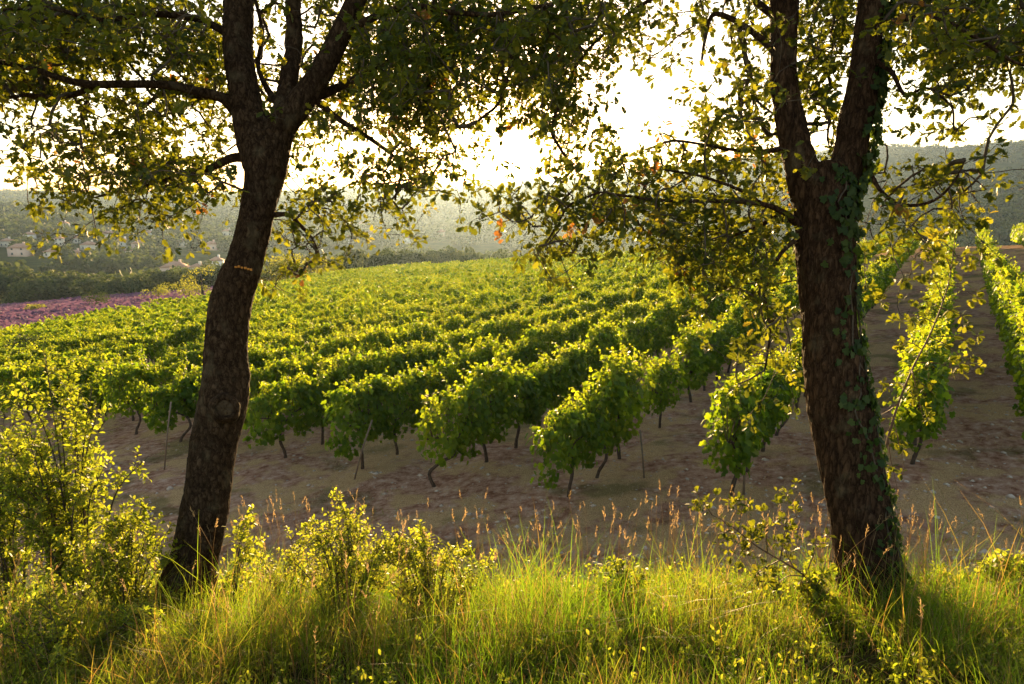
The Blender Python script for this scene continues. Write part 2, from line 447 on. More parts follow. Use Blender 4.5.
# ------------------------------------------------------------------ oak trees
def remeshed(soup, name, mat, voxel, amp, fz, lumps=()):
    me = soup.mesh("tmp", None)
    ob = bpy.data.objects.new("tmp", me); COL.objects.link(ob)
    md = ob.modifiers.new("r", 'REMESH'); md.mode = 'VOXEL'; md.voxel_size = voxel
    s = ob.modifiers.new("s", 'SMOOTH'); s.factor = .5; s.iterations = 6
    dg = bpy.context.evaluated_depsgraph_get(); ev = ob.evaluated_get(dg)
    out = bpy.data.meshes.new_from_object(ev)
    bpy.data.objects.remove(ob)
    n = len(out.vertices)
    co = np.empty(n * 3, np.float32); out.vertices.foreach_get("co", co); co = co.reshape(-1, 3)
    no = np.empty(n * 3, np.float32); out.vertices.foreach_get("normal", no); no = no.reshape(-1, 3)
    h = np.empty(n)
    for k in range(n):
        x, y, z = co[k]
        a = mnoise.noise(Vector((x * 5, y * 5, z * 2.2)))
        b = mnoise.noise(Vector((x * 30, y * 30, z * 30 * fz)) + mnoise.noise_vector(Vector((x * 8, y * 8, z * 8))) * .8)
        h[k] = a * amp * 1.6 - abs(b) * amp * 1.3
    for (c, r, a) in lumps:
        h += a * np.exp(-((np.linalg.norm(co - np.array(c), axis=1) / r) ** 2))
    co = co + no * h[:, None]
    out.vertices.foreach_set("co", co.ravel().astype(np.float32))
    out.polygons.foreach_set("use_smooth", np.ones(len(out.polygons), dtype=bool))
    out.update(); out.name = name
    out.materials.clear(); out.materials.append(mat)
    return out

def limb(pts, soup, sides=14, per=6, flare=None):
    """pts: (px, py, D, picture width); returns the axis and radii"""
    P = np.array([unp(a, b, D) for a, b, D, w in pts])
    r = np.array([w * D / F / 2 for a, b, D, w in pts])
    C = catmull(P, per); rr_ = np.interp(np.linspace(0, len(P) - 1, len(C)), np.arange(len(P)), r) * .90
    soup.tube(C, rr_, sides, jit=.02)
    return C, rr_

# leaf cover read cell by cell (32 px cells, 0 = open sky, 9 = closed), rows from the top of the frame
COVER = [
 [9,9,9,9,9,8,8,5,6,7,8,9,9,9,9,9,9,9,9,8,6,6,6,7,7,8,8,8,9,9,9,8],
 [9,9,9,9,8,9,9,5,6,6,7,9,9,9,9,9,9,9,8,7,5,4,4,6,6,8,8,7,7,9,9,9],
 [9,9,7,5,6,8,9,5,7,8,8,9,9,9,8,8,9,9,6,2,1,2,3,7,7,8,5,6,4,8,7,4],
 [6,4,5,8,8,8,7,4,8,8,8,8,9,9,8,6,7,9,5,1,0,4,7,7,7,7,3,3,3,3,1,2],
 [3,6,8,8,8,6,6,5,6,6,4,4,8,8,6,1,1,6,4,0,2,5,7,7,7,6,2,2,2,4,2,1],
 [2,7,8,8,9,9,7,4,6,6,6,7,8,8,5,1,3,6,7,7,7,7,6,5,6,4,3,4,6,6,5,1],
 [1,4,5,6,8,6,6,3,5,7,7,6,6,1,1,5,7,7,8,8,8,8,8,7,5,2,2,5,6,6,2,0],
 [0,4,2,4,1,3,1,0,4,5,5,3,4,0,0,1,5,7,6,4,7,8,8,7,6,2,2,5,4,4,1,0],
 [0,0,0,0,0,0,0,0,4,5,3,0,0,0,0,0,1,3,2,0,3,7,7,7,5,2,2,3,2,2,0,0],
 [0,0,0,0,0,0,0,0,0,1,0,0,0,0,0,0,0,0,0,0,0,1,3,6,5,1,1,2,1,0,0,0],
 [0,0,0,0,0,0,0,0,0,0,0,0,0,0,0,0,0,0,0,0,0,0,1,5,5,1,0,0,0,0,0,0],
 [0,0,0,0,0,0,0,0,0,0,0,0,0,0,0,0,0,0,0,0,0,0,0,4,4,1,0,0,0,0,0,0],
 [0,0,0,0,0,0,0,0,0,0,0,0,0,0,0,0,0,0,0,0,0,0,0,2,2,0,0,0,0,0,0,0]]

def cover_at(px, py):
    if py < 0: return 7.5 if -260 < px < 1290 else 0
    cx, cyy = px / 32 - .5, py / 32 - .5
    c = int(min(31, max(0, round(cx)))); r = int(min(12, max(0, round(cyy))))
    if px < -170 or px > 1200: return 0
    return COVER[r][c]

def dense_line(L_):
    a = np.array(L_, float); t = np.linspace(0, len(a) - 1, 60)
    return np.stack([np.interp(t, range(len(a)), a[:, k]) for k in range(4)], 1)
LC_L = np.concatenate([dense_line(l) for l in ([(256, 215, 4.8, 38), (266, 160, 4.8, 48)], [(262, 165, 4.8, 42), (250, 120, 4.8, 38), (243, 85, 4.8, 35), (238, 0, 4.9, 33)],
    [(268, 170, 4.8, 40), (300, 103, 4.8, 30), (334, 46, 4.8, 24), (356, 0, 4.8, 21)], [(286, 100, 4.9, 24), (295, 40, 5, 20), (293, 0, 5, 18)],
    [(220, 98, 4.7, 12), (168, 85, 4.5, 10), (87, 84, 4.4, 8), (20, 66, 4.3, 6)])])
LC_R = np.concatenate([dense_line(l) for l in ([(826, 400, 4.4, 62), (825, 220, 4.4, 60), (823, 192, 4.4, 64)], [(810, 195, 4.4, 40), (799, 158, 4.4, 37), (783, 79, 4.4, 32), (785, 0, 4.4, 30)],
    [(838, 190, 4.4, 38), (856, 118, 4.4, 35), (868, 39, 4.4, 30), (872, 0, 4.4, 28)])])
def oak_clusters(left):
    """centres of leafy twigs"""
    out = []
    for r in range(-11, 13):
        for c in range(-6, 38):
            px, py = c * 32 + 16, r * 32 + 16
            d = cover_at(px, py)
            if d <= 0: continue
            bound = 625 if py < 110 else (590 if py < 150 else 480)
            if (px < bound) != left: continue
            nl = -math.log(1 - min(d, 8.8) / 9.15) * 88 * (1 + .35 * (d >= 7) + .6 * (d >= 9))
            nclus = nl / 13.0
            if py < 0: nclus *= .45
            if px < 0 or px > 1024: nclus *= .7
            k = int(nclus) + (random.random() < nclus % 1)
            for _ in range(k):
                x, y = px + random.uniform(-17, 17), py + random.uniform(-17, 17)
                if left: D = random.triangular(3.7, 7.2, 5.2)
                else: D = random.triangular(3.3, 6.4, 4.6)
                lc = (LC_L if left else LC_R); q_ = lc[np.argmin(np.hypot(lc[:, 0] - x, (lc[:, 1] - y) * .7))]
                if np.hypot(q_[0] - x, (q_[1] - y) * .7) < q_[3] / 2 + 14 and random.random() < .8: D = random.uniform(q_[2] + .35, q_[2] + 2.0)
                elif not left and py > 160: D = random.triangular(3.6, 5.6, 4.5)
                out.append((x, y, D))
    return out

def grow(skel_nodes, clusters, soup_twig, soup_leaf, leafsize, per_cluster=13, seed=1):
    r = np.random.default_rng(seed)
    nodes = [np.array(p) for p in skel_nodes]; parent = [-1] * len(nodes)
    T = np.array([unp(*c) for c in clusters])
    base = np.array(nodes)
    dist = np.array([np.min(np.linalg.norm(base - t, axis=1)) for t in T])
    arr = np.zeros((len(nodes) + len(T) * 5, 3)); arr[:len(nodes)] = base; n = len(nodes)
    par = np.full(len(arr), -1); load = np.zeros(len(arr)); n0 = n
    tips = []
    for k in np.argsort(dist):
        t = T[k]; dd = np.linalg.norm(arr[:n] - t, axis=1)
        dd[:n0] += .05
        i0 = int(np.argmin(dd)); s = arr[i0]; L = np.linalg.norm(t - s)
        steps = max(1, min(4, int(L / .10)))
        prev = i0
        perp = r.normal(size=3) * L * .10; perp[2] += L * .10
        for q_ in range(1, steps + 1):
            f = q_ / steps
            pnt = s + (t - s) * f + perp * math.sin(f * math.pi) + (r.normal(size=3) * .012 if q_ < steps else 0)
            arr[n] = pnt; par[n] = prev; prev = n; n += 1
        tips.append((prev, t - s))
    for i0, _ in tips:
        k = i0
        while k >= n0:
            load[k] += 1; k = par[k]
    # chains of twig segments: draw each node to its parent
    has_big = {}
    order = range(n0, n)
    child = {}
    for k in order: child.setdefault(par[k], []).append(k)
    used = set()
    def chain(k):
        pts = [arr[par[k]], arr[k]]; rd = [max(load[k], 1), load[k]]
        cur = k
        while cur in child:
            nx = max(child[cur], key=lambda z: load[z])
            for o_ in child[cur]:
                if o_ != nx: starts.append(o_)
            pts.append(arr[nx]); rd.append(load[nx]); cur = nx
        return pts, rd
    starts = [k for k in order if par[k] < n0]
    while starts:
        k = starts.pop()
        pts, rd = chain(k)
        rad = .0022 * np.power(np.maximum(rd, 1), .47)
        rad = np.minimum(rad, .022)
        if len(pts) > 2: pts2 = catmull(pts, 2); rad = np.interp(np.linspace(0, len(pts) - 1, len(pts2)), np.arange(len(pts)), rad)
        else: pts2 = np.array(pts)
        soup_twig.tube(pts2, rad, 5)
    # leaves, spiralled on the last stretch of each twig, in little rosettes
    P, Dr, Nn, S, Tn = [], [], [], [], []
    for i0, dirv in tips:
        t = arr[i0]; base_d = unit(t - arr[par[i0]] + r.normal(size=3) * .04)
        m_ = max(5, int(r.normal(per_cluster, 3)))
        tint0 = np.clip(r.normal(.33, .2), 0, .9)
        if r.random() < .012: tint0 = 1.0
        sub = r.integers(2, 5)
        hubs = [t + base_d * .02] + [t + r.normal(size=3) * .055 for _ in range(sub - 1)]
        for h_ in hubs[1:]: soup_twig.tube(np.array([t - base_d * .03, (t + h_) / 2 + r.normal(size=3) * .006, h_]), [.002, .0016, .0012], 4)
        for q_ in range(m_):
            h_ = hubs[q_ % len(hubs)]
            o_ = unit(base_d * .55 + r.normal(size=3) * .8 + np.array([0, 0, -.12]))
            P.append(h_ + o_ * .012 + r.normal(size=3) * .010); Dr.append(o_)
            Nn.append(unit(np.array([0, 0, 1.0]) + r.normal(size=3) * .75))
            S.append(leafsize * r.uniform(.6, 1.2)); Tn.append(np.clip(tint0 + r.normal(0, .10), 0, .93 if tint0 < 1 else 1))
    soup_leaf.leaves(np.array(P), np.array(Dr), np.array(Nn), np.array(S), OAK, np.array(Tn))
    return len(P)

# ---- left oak
TL = empty("oak_tree", (unp(188, 600, 4.8)[0], unp(188, 600, 4.8)[1], gz(*unp(188, 600, 4.8)[:2])))
tag(TL, "leaning oak tree with a round knot on its trunk, left of the sunlit gap", "tree", "oak trees framing the view")
st = Soup()
D = 4.8
trunk_pts = [(178, 660, D, 96), (186, 598, D, 68), (195, 555, D, 52), (206, 500, D, 51), (214, 445, D, 50), (224, 400, D, 52), (226, 350, D, 46),
             (232, 300, D, 44), (245, 262, D, 40), (256, 215, D, 38), (263, 185, D, 41), (266, 160, D, 48), (262, 135, D, 42)]
tl, tlr = limb(trunk_pts, st, 20)
skelL = [tl[-30:]]
for pts in [
    [(262, 165, D, 42), (250, 120, D, 38), (243, 85, D, 35), (238, 45, 4.85, 33), (238, 0, 4.9, 33), (232, -70, 5.0, 30), (215, -160, 5.1, 25), (205, -280, 5.2, 17), (190, -400, 5.2, 8)],
    [(268, 170, D, 40), (280, 130, D, 34), (300, 103, 4.8, 30), (318, 78, 4.8, 27), (334, 46, 4.8, 24), (356, 0, 4.75, 21), (395, -70, 4.7, 19), (450, -140, 4.6, 15), (520, -220, 4.6, 8)],
    [(276, 135, D, 26), (286, 100, 4.9, 24), (291, 70, 4.95, 21), (295, 40, 5.0, 20), (293, 0, 5.0, 18), (296, -70, 5.1, 16), (310, -170, 5.2, 12), (320, -280, 5.3, 6)]]:
    c_, r_ = limb(pts, st, 14); skelL.append(c_)
up_r = unp(224, 405, 4.62)
ml = remeshed(st, "trunk", M['bark_l'], .013, .009, .55,
              lumps=[(unp(224, 405, 4.62), .10, .035), (unp(246, 275, 4.7), .12, .018), (unp(215, 390, 4.7), .1, .015), (unp(208, 300, 4.8), .09, .015), (unp(250, 375, 4.8), .08, .014)])
tr = link("trunk", ml, TL); 
sb = Soup()
for pts in [
    [(236, 112, D, 15), (222, 98, 4.7, 14), (196, 91, 4.6, 12), (168, 85, 4.5, 11), (130, 84, 4.4, 10), (87, 84, 4.35, 10), (60, 78, 4.3, 8), (40, 71, 4.3, 8), (18, 66, 4.3, 6), (-20, 58, 4.2, 5), (-80, 50, 4.1, 3)],
    [(95, 85, 4.37, 8), (75, 94, 4.5, 7), (50, 97, 4.6, 6), (28, 95, 4.7, 5), (0, 99, 4.8, 4), (-50, 104, 4.9, 3)],
    [(252, 158, D, 14), (232, 158, 4.85, 12), (213, 167, 5.0, 9), (174, 178, 5.2, 6), (138, 186, 5.4, 5), (100, 196, 5.5, 3)],
    [(244, 96, D, 10), (200, 96, 5.2, 7), (165, 92, 5.5, 6), (140, 110, 5.8, 4), (110, 128, 6.0, 3)],
    [(270, 215, D, 8), (288, 215, 4.9, 6), (300, 225, 5.0, 5), (313, 240, 5.1, 3), (320, 258, 5.2, 2)],
    [(283, 110, D, 12), (268, 90, 5.1, 8), (258, 65, 5.3, 6), (262, 30, 5.5, 5), (250, -20, 5.7, 4)],
    [(340, 36, 4.8, 13), (368, 20, 4.7, 10), (410, 6, 4.6, 8), (450, 12, 4.5, 7), (500, 14, 4.4, 6), (560, 2, 4.4, 4)],
    [(300, 104, 4.8, 14), (350, 82, 5.1, 10), (395, 60, 5.3, 8), (450, 55, 5.5, 6), (490, 60, 5.6, 5), (530, 70, 5.7, 4), (570, 85, 5.8, 3)],
    [(500, 14, 4.4, 6), (512, 50, 4.4, 5), (506, 82, 4.4, 5), (498, 104, 4.4, 4), (484, 116, 4.4, 4), (476, 122, 4.4, 2)],
    [(310, 95, 4.8, 10), (340, 120, 4.9, 8), (372, 140, 5.0, 6), (400, 165, 5.1, 4), (395, 200, 5.1, 3)],
    [(240, 40, 4.9, 12), (200, 20, 4.7, 9), (150, 14, 4.5, 8), (100, 20, 4.4, 6), (50, 8, 4.3, 5), (0, 10, 4.2, 4)],
    [(236, 0, 4.9, 12), (190, -40, 5.2, 9), (130, -80, 5.4, 6), (60, -110, 5.6, 4)],
    [(420, -100, 4.65, 12), (470, -80, 4.9, 9), (540, -60, 5.2, 7), (600, -50, 5.4, 5)],
    [(205, -200, 5.1, 14), (120, -240, 5, 9), (20, -260, 4.9, 6), (-60, -250, 4.8, 4)],
    [(310, -120, 5.2, 12), (380, -180, 5.4, 8), (460, -260, 5.5, 5)]]:
    sb = Soup(); c_, r_ = limb([(a, b, d_, w * .85) for a, b, d_, w in pts], sb, 10, 5); skelL.append(c_)
    link("branch", sb.mesh("branch", M['bark_l'], True), TL)
# round scar where a limb was lost: rim and pale heart
kn = Soup()
cK = unp(225, 408, 4.585); nK = unit(-cK); sK = unit(np.cross(nK, np.array([0, 0, 1.]))); uK = np.cross(sK, nK)
rings = [(0, .010), (.025, .012), (.047, .004), (.062, .006), (.075, .016), (.09, .012), (.105, -.02), (.115, -.06)]
th = np.linspace(0, 2 * math.pi, 29)[:-1]
def knot_rings(rs, s):
    V = []
    for (r_, h_) in rs:
        w_ = 1 + .07 * np.sin(th * 2 + 1) + .05 * np.sin(th * 5)
        V.append(cK + (sK[None] * np.cos(th)[:, None] * .85 + uK[None] * np.sin(th)[:, None]) * (r_ * w_)[:, None] + nK * h_ + nK * (.004 * np.sin(th * 7))[:, None])
    V = np.concatenate(V); n = 28
    i = np.arange(len(rs) - 1)[:, None] * n; j = np.arange(n)[None]; j2 = (j + 1) % n
    s.add(V, np.stack([i + j, i + j2, i + n + j2, i + n + j], -1).reshape(-1), np.full((len(rs) - 1) * n, 4), np.full(len(V), .5))
knot_rings([(.001, .012), (.02, .013), (.045, .006), (.056, .002)], kn)
M['scar'] = plain_mat("healed_wood", (.045, .028, .016), .95, (.095, .065, .038), 25, 1.0, 60, spec=.03)
hk = link("knot", kn.mesh("knot", M['scar'], True), TL)
kr = Soup(); knot_rings([(.054, .0), (.062, .016), (.075, .024), (.09, .014), (.105, -.02), (.115, -.06)], kr)
link("knot_rim", kr.mesh("knot_rim", M['bark_l'], True), hk)
# row of short orange dashes on the bark
pm = Soup()
for k, (x, y) in enumerate([(236, 267), (239, 266.5), (242, 267.6), (245.4, 268), (248.4, 269), (251, 269.6)]):
    c_ = unp(x, y, 4.655); pm.box(c_, (.0085 - .001 * (k % 3), .004, .006 + .0015 * (k % 2)), 0)
M['orange_dash'] = plain_mat("orange_streak", (.62, .26, .04), .7, (.45, .17, .03), 40)
link("orange_mark", pm.mesh("orange_mark", M['orange_dash']), tr)
tw, lv = Soup(), Soup()
nodes = np.concatenate(skelL); nodes = nodes[nodes[:, 2] > unp(260, 240, 4.8)[2]]
NL = grow(nodes, oak_clusters(True), tw, lv, .056, 14, 3)
link("twigs", tw.mesh("twigs", M['twig'], True), TL); link("crown", lv.mesh("crown", M['oak']), TL)

# ---- right oak
D = 4.4
TR = empty("oak_tree", (unp(872, 630, D)[0], unp(872, 630, D)[1], gz(*unp(872, 630, D)[:2])))
tag(TR, "upright oak tree with a forked ivy covered trunk, right of the vineyard rows", "tree", "oak trees framing the view")
st = Soup(); skelR = []
trunk_pts = [(882, 700, D, 104), (876, 640, D, 80), (870, 592, D, 71), (862, 532, D, 68), (852, 473, D, 65), (841, 414, D, 66), (835, 378, D, 63),
             (828, 320, D, 61), (825, 259, D, 59), (825, 220, D, 60), (823, 192, D, 64), (818, 165, D, 48)]
c_, rTR = limb(trunk_pts, st, 22); axR = c_; skelR.append(c_[-14:])
LIMB_R = [(838, 190, D, 38), (848, 160, 4.4, 37), (856, 118, 4.4, 35), (863, 79, 4.4, 32), (868, 39, 4.4, 30), (872, 0, 4.4, 28), (885, -80, 4.5, 26), (910, -180, 4.6, 20), (930, -300, 4.7, 10)]
for pts in [[(810, 195, D, 40), (799, 158, D, 37), (790, 118, 4.4, 34), (783, 79, 4.4, 32), (783, 39, 4.4, 30), (785, 0, 4.4, 30), (778, -80, 4.3, 27), (750, -180, 4.3, 20), (720, -300, 4.3, 10)], LIMB_R]:
    c_, r_ = limb(pts, st, 16); skelR.append(c_)
mr = remeshed(st, "trunk", M['bark_r'], .011, .013, .22, lumps=[(unp(800, 262, 4.3), .1, .02), (unp(818, 500, 4.3), .1, .015)])
link("trunk", mr, TR)
sb = Soup()
for pts in [
    [(800, 226, 4.4, 12), (786, 214, 4.3, 10), (762, 204, 4.2, 7), (719, 201, 4.1, 6), (672, 201, 4.1, 5), (640, 198, 4.1, 4), (600, 192, 4.1, 3)],
    [(800, 224, 4.4, 12), (775, 216, 4.5, 9), (760, 226, 4.6, 6), (727, 237, 4.8, 5), (691, 241, 4.9, 4), (650, 232, 5.0, 3)],
    [(792, 145, 4.4, 10), (768, 151, 4.5, 7), (735, 150, 4.6, 5), (700, 144, 4.7, 4), (672, 141, 4.8, 4), (645, 150, 4.8, 3)],
    [(762, 204, 4.2, 6), (740, 190, 4.1, 5), (700, 176, 4.0, 4), (665, 170, 3.9, 3)],
    [(783, 60, 4.4, 12), (750, 30, 4.4, 9), (715, 14, 4.4, 7), (705, 40, 4.4, 5), (701, 66, 4.4, 3)],
    [(780, 20, 4.4, 12), (720, -20, 4.6, 9), (670, -10, 4.7, 7), (620, 20, 4.8, 5), (580, 60, 4.8, 4), (560, 100, 4.8, 4)],
    [(560, 100, 4.8, 5), (552, 130, 4.8, 5), (560, 148, 4.75, 5), (570, 163, 4.7, 4), (580, 180, 4.6, 3), (560, 205, 4.6, 3), (548, 235, 4.6, 2)],
    [(600, 192, 4.1, 4), (570, 205, 4.1, 3), (560, 220, 4.1, 3), (545, 245, 4.1, 2)],
    [(868, 60, 4.4, 10), (890, 70, 4.2, 7), (905, 95, 4.1, 5), (925, 88, 4.0, 4), (950, 96, 3.9, 3)],
    [(868, 30, 4.4, 12), (900, 20, 4.1, 9), (940, 20, 3.9, 7), (980, 40, 3.7, 5), (1010, 60, 3.6, 4), (1040, 70, 3.6, 3)],
    [(872, 0, 4.4, 12), (930, -20, 4.6, 9), (990, -10, 4.8, 6), (1050, 10, 5, 4)],
    [(860, 150, 4.4, 9), (880, 190, 4.3, 6), (905, 205, 4.2, 5), (935, 200, 4.1, 4), (955, 180, 4.1, 3), (965, 160, 4.1, 2)],
    [(935, 92, 4.0, 4), (945, 100, 4.0, 4), (953, 110, 4.0, 3), (955, 130, 4.0, 3), (970, 118, 4.0, 2), (985, 119, 4.0, 2)],
    [(800, 236, 4.4, 8), (780, 255, 4.3, 6), (765, 290, 4.3, 5), (770, 330, 4.3, 4), (765, 370, 4.3, 3)],
    [(740, -200, 4.3, 12), (640, -230, 4.4, 7), (580, -240, 4.5, 5)],
    [(915, -200, 4.6, 12), (1000, -220, 4.6, 8), (1100, -210, 4.6, 5)]]:
    sb = Soup(); c_, r_ = limb([(a, b, d_, w * .75) for a, b, d_, w in pts], sb, 10, 5); skelR.append(c_)
    link("branch", sb.mesh("branch", M['bark_r'], True), TR)
tw, lv = Soup(), Soup()
nodes = np.concatenate(skelR)
NR = grow(nodes, oak_clusters(False), tw, lv, .058, 14, 5)
link("twigs", tw.mesh("twigs", M['twig'], True), TR); link("crown", lv.mesh("crown", M['oak']), TR)

# ---- ivy on the right oak
axT = axR; radT = rTR
axL = catmull(np.array([unp(a, b, D_) for a, b, D_, w in LIMB_R[:6]]), 6); rdL = np.interp(np.linspace(0, 5, len(axL)), range(6), [w * D_ / F / 2 for a, b, D_, w in LIMB_R[:6]])
iv, ivs = Soup(), Soup()
def ivy_on(ax, rd, n, amin, amax, f0, f1):
    P, Dr, Nn, S = [], [], [], []
    for _ in range(n):
        f = random.uniform(f0, f1) * (len(ax) - 1); k = int(min(f, len(ax) - 2)); fr = f - k
        c_ = ax[k] * (1 - fr) + ax[k + 1] * fr; r_ = rd[k] * (1 - fr) + rd[k + 1] * fr
        a = random.triangular(amin, amax)
        if vnoise(np.array([a * 3]), np.array([f * .9]), 1.0, 4)[0] < .35: continue
        o_ = np.array([math.cos(a), -math.sin(a), 0])
        P.append(c_ + o_ * (r_ + random.uniform(.004, .035))); Dr.append(unit(np.array([random.gauss(0, .5), random.gauss(0, .3), -1]) + o_ * .5))
        Nn.append(unit(o_ + np.random.normal(0, .35, 3))); S.append(random.uniform(.028, .058))
    iv.leaves(np.array(P), np.array(Dr), np.array(Nn), np.array(S), VINE, rng.uniform(0, 1, len(P)))
np.random.seed(5)
ivy_on(axT, radT, 1300, -1.1, 2.1, .12, 1.0)
ivy_on(axL, rdL, 800, -1.2, 1.6, 0, 1)
for s0, a0 in ((.1, .5), (.15, 1.0), (.12, .1), (.2, .75)):
    pts = []
    for q_ in range(40):
        f = (s0 + q_ / 40 * (.98 - s0)) * (len(axT) - 1); k = int(min(f, len(axT) - 2))
        a = a0 + .45 * math.sin(q_ * .33 + a0 * 9) + .1 * math.sin(q_ * 1.3)
        pts.append(axT[k] * (1 - f + k) + axT[k + 1] * (f - k) + np.array([math.cos(a), -math.sin(a), 0]) * (radT[k] + .006))
    ivs.tube(np.array(pts), .005, 6)
io = empty("ivy", TR.location); tag(io, "dark glossy ivy climbing the forked trunk on the right", "ivy")
link("leaves", iv.mesh("leaves", M['ivy']), io); link("stem", ivs.mesh("stem", M['twig'], True), io)
for r_ in (TL, TR, io):      # the parts were built in world space
    for ch in [c for c in COL.objects if c.parent == r_]:
        ch.location = tuple(-v for v in r_.location)

# ------------------------------------------------------------------ vines
AZR = R(32.7)
ux, uy = math.sin(AZR), math.cos(AZR); nx_, ny_ = math.cos(AZR), -math.sin(AZR)
def vine_mesh(seed, nl, size, with_trunk=True, wide=1.0, curve=None):
    r = np.random.default_rng(seed)
    lf = Soup()
    hgt = r.uniform(1.32, 1.66); wid = r.uniform(.23, .31); ln = r.uniform(.58, .70)
    P = []
    ph = r.uniform(0, 6, 4)
    while len(P) < nl * .72:
        x = r.uniform(-ln, ln); y = r.normal(0, .5) * wid; z = r.uniform(.38, hgt)
        top = hgt - .12 + .10 * math.sin(x * 6 + ph[0]) + .06 * math.sin(x * 13 + ph[1])
        bot = .50 + .12 * math.sin(x * 5 + ph[2]) + .10 * math.sin(x * 11 + ph[3])
        w = wid * (.75 + .35 * math.sin(min(1, (z - .45) / 1.0) * math.pi)) * (1 + .2 * math.sin(z * 8 + x * 7 + ph[1]))
        if z > top or z < bot or abs(y) > w: continue
        if abs(y) < w * .45 and z < top - .25 and r.random() < .6: continue
        P.append((x, y, z))
    P = np.array(P)
    out = P - np.array([0, 0, 1.0]); out[:, 0] *= .35; out[:, 1] *= 2.2
    d = unit(unit(out) * .5 + r.normal(size=P.shape) * .45 + np.array([0, 0, -.75]))
    n = unit(unit(out) + r.normal(size=P.shape) * .55 + np.array([0, 0, .35]))
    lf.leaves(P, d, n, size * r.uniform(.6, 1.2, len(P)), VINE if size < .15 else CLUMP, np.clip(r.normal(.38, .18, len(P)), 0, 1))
    # upright and arching shoots
    wood = Soup(); k = int(nl * .28); per = 11; ns = max(3, k // per)
    P2, d2, n2_, s2 = [], [], [], []
    for _ in range(ns):
        b = np.array([r.uniform(-ln, ln), r.normal(0, .10), hgt - r.uniform(.15, .4)])
        dr = unit(np.array([r.normal(0, .4), r.normal(0, .35), 1.0])); L = r.uniform(.22, .48)
        bend = r.normal(0, .3, 3); bend[2] = -abs(bend[2])
        pts = [b + dr * L * f + bend * L * f * f for f in np.linspace(0, 1, 5)]
        if with_trunk: wood.tube(np.array([np.array([b[0] * .85, 0, .86])] + pts), np.linspace(.006, .0015, 6), 4)
        for f in np.linspace(.2, 1, per):
            c_ = b + dr * L * f + bend * L * f * f
            P2.append(c_); o_ = unit(r.normal(size=3) + np.array([0, 0, -.1])); d2.append(o_)
            n2_.append(unit(r.normal(size=3) * .7 + np.array([0, 0, 1.0]))); s2.append(size * (1.05 - .55 * f) * r.uniform(.7, 1.1))
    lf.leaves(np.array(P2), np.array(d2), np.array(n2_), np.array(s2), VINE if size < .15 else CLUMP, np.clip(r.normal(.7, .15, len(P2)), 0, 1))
    tk = Soup()
    if with_trunk:
        lean = r.normal(0, .09, 2)
        tpts = catmull([(0, 0, -.12), (lean[0] * .3, lean[1] * .3, .12), (lean[0] * 1.4, lean[1], .36), (lean[0], lean[1] * .6, .62), (0, 0, .85)], 5)
        if curve: tpts = catmull(curve, 6)
        tk.tube(tpts, np.interp(np.arange(len(tpts)), [0, 4, len(tpts) - 1], [.040, .028, .022]), 9, jit=.10)
        for s_ in (-1, 1):
            a = catmull([(lean[0], lean[1] * .6, .60), (s_ * .14, 0, .78), (s_ * .34, r.normal(0, .03), .86), (s_ * .52, r.normal(0, .04), .9)], 4)
            tk.tube(a, np.linspace(.020, .010, len(a)), 7, jit=.1)
        if wood.n:
            tk.add(np.concatenate(wood.V), np.concatenate(wood.L), np.concatenate(wood.T), np.concatenate(wood.A))
    return lf, tk

NEAR = []
for k in range(10):
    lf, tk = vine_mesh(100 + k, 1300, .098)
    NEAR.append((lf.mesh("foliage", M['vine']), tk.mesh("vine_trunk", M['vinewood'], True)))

_l, _t = vine_mesh(140, 1000, .098, curve=[(-.16, .27, -.1), (-.20, .33, .06), (-.20, .34, .20), (-.10, .16, .38), (0, 0, .50), (0, 0, .85)])
CURVED = (_l.mesh("foliage", M['vine']), _t.mesh("vine_trunk", M['vinewood'], True))
b_t = np.array([-1.6, -.9, -.75, -.457, -.3, -.237, 0, .2, .42, .64, .9, 1.6])
b_D = np.array([44, 46, 49, 71, 106, 116, 92, 72, 62, 53, 50, 50.])
def row_end_y(x):
    return max(9.45, 10.2 - .62 * x) if x < 2 else 9.45 + max(0, x - 6) * .25
vines = []
for k in range(-30, 52):
    off = -.2 - 2.26 * min(k, 5) - 1.98 * max(k - 5, 0) if k >= 0 else 1.45 - 2.3 * (k + 1)
    # along the row
    s = -60.0; first = None
    while s < 190:
        s += 1.0
        x, y = nx_ * off + ux * s, ny_ * off + uy * s
        if y < 6 or y < row_end_y(x): continue
        if first is None: first = s; idx = 0
        else: idx += 1
        t = x / y
        if abs(t) > 1.05: continue
        Dd = y * CP - gz(x, y) * SP
        if Dd > np.interp(t, b_t, b_D) + 3 * math.sin(k * 1.7): continue
        if idx > 1 and random.random() < .035 + (.12 if t < -.45 else 0): continue
        vines.append((Dd, k, idx, x, y, t))
vines.sort()
in_view = [v for v in vines if abs(v[5]) < .80]
near_ids = set(id(v) for v in in_view[:296])
ROWNAME = {0: "row ending just behind the right oak trunk", 1: "second short row left of the right oak trunk", 2: "row ending in the middle of the headland",
           3: "row whose end vine has a bare curved trunk", 4: "row meeting the headland midway between the oaks", 5: "row that ends just right of the left oak",
           6: "row that ends behind the left oak trunk", -1: "row on the far right beside the sunny soil patch"}
ENDL = {0: "low dark end vine just right of the ivy covered oak trunk", 1: "end vine tied to a wooden stake left of the right oak", 2: "bushy end vine with shoots trailing to the ground at mid headland",
        3: "end vine on a bare S-curved leaning trunk", 4: "end vine on splayed trunk and prop with a low green weed beside it", 5: "end vine on two crossed legs just right of the left oak",
        6: "end vine seen against the left oak trunk", 7: "end vine left of the left oak beside a thin leaning stake", -1: "end vine of the rightmost sunlit row"}
GRP = "grape vines in the vineyard rows"
far = []
cnt = 0
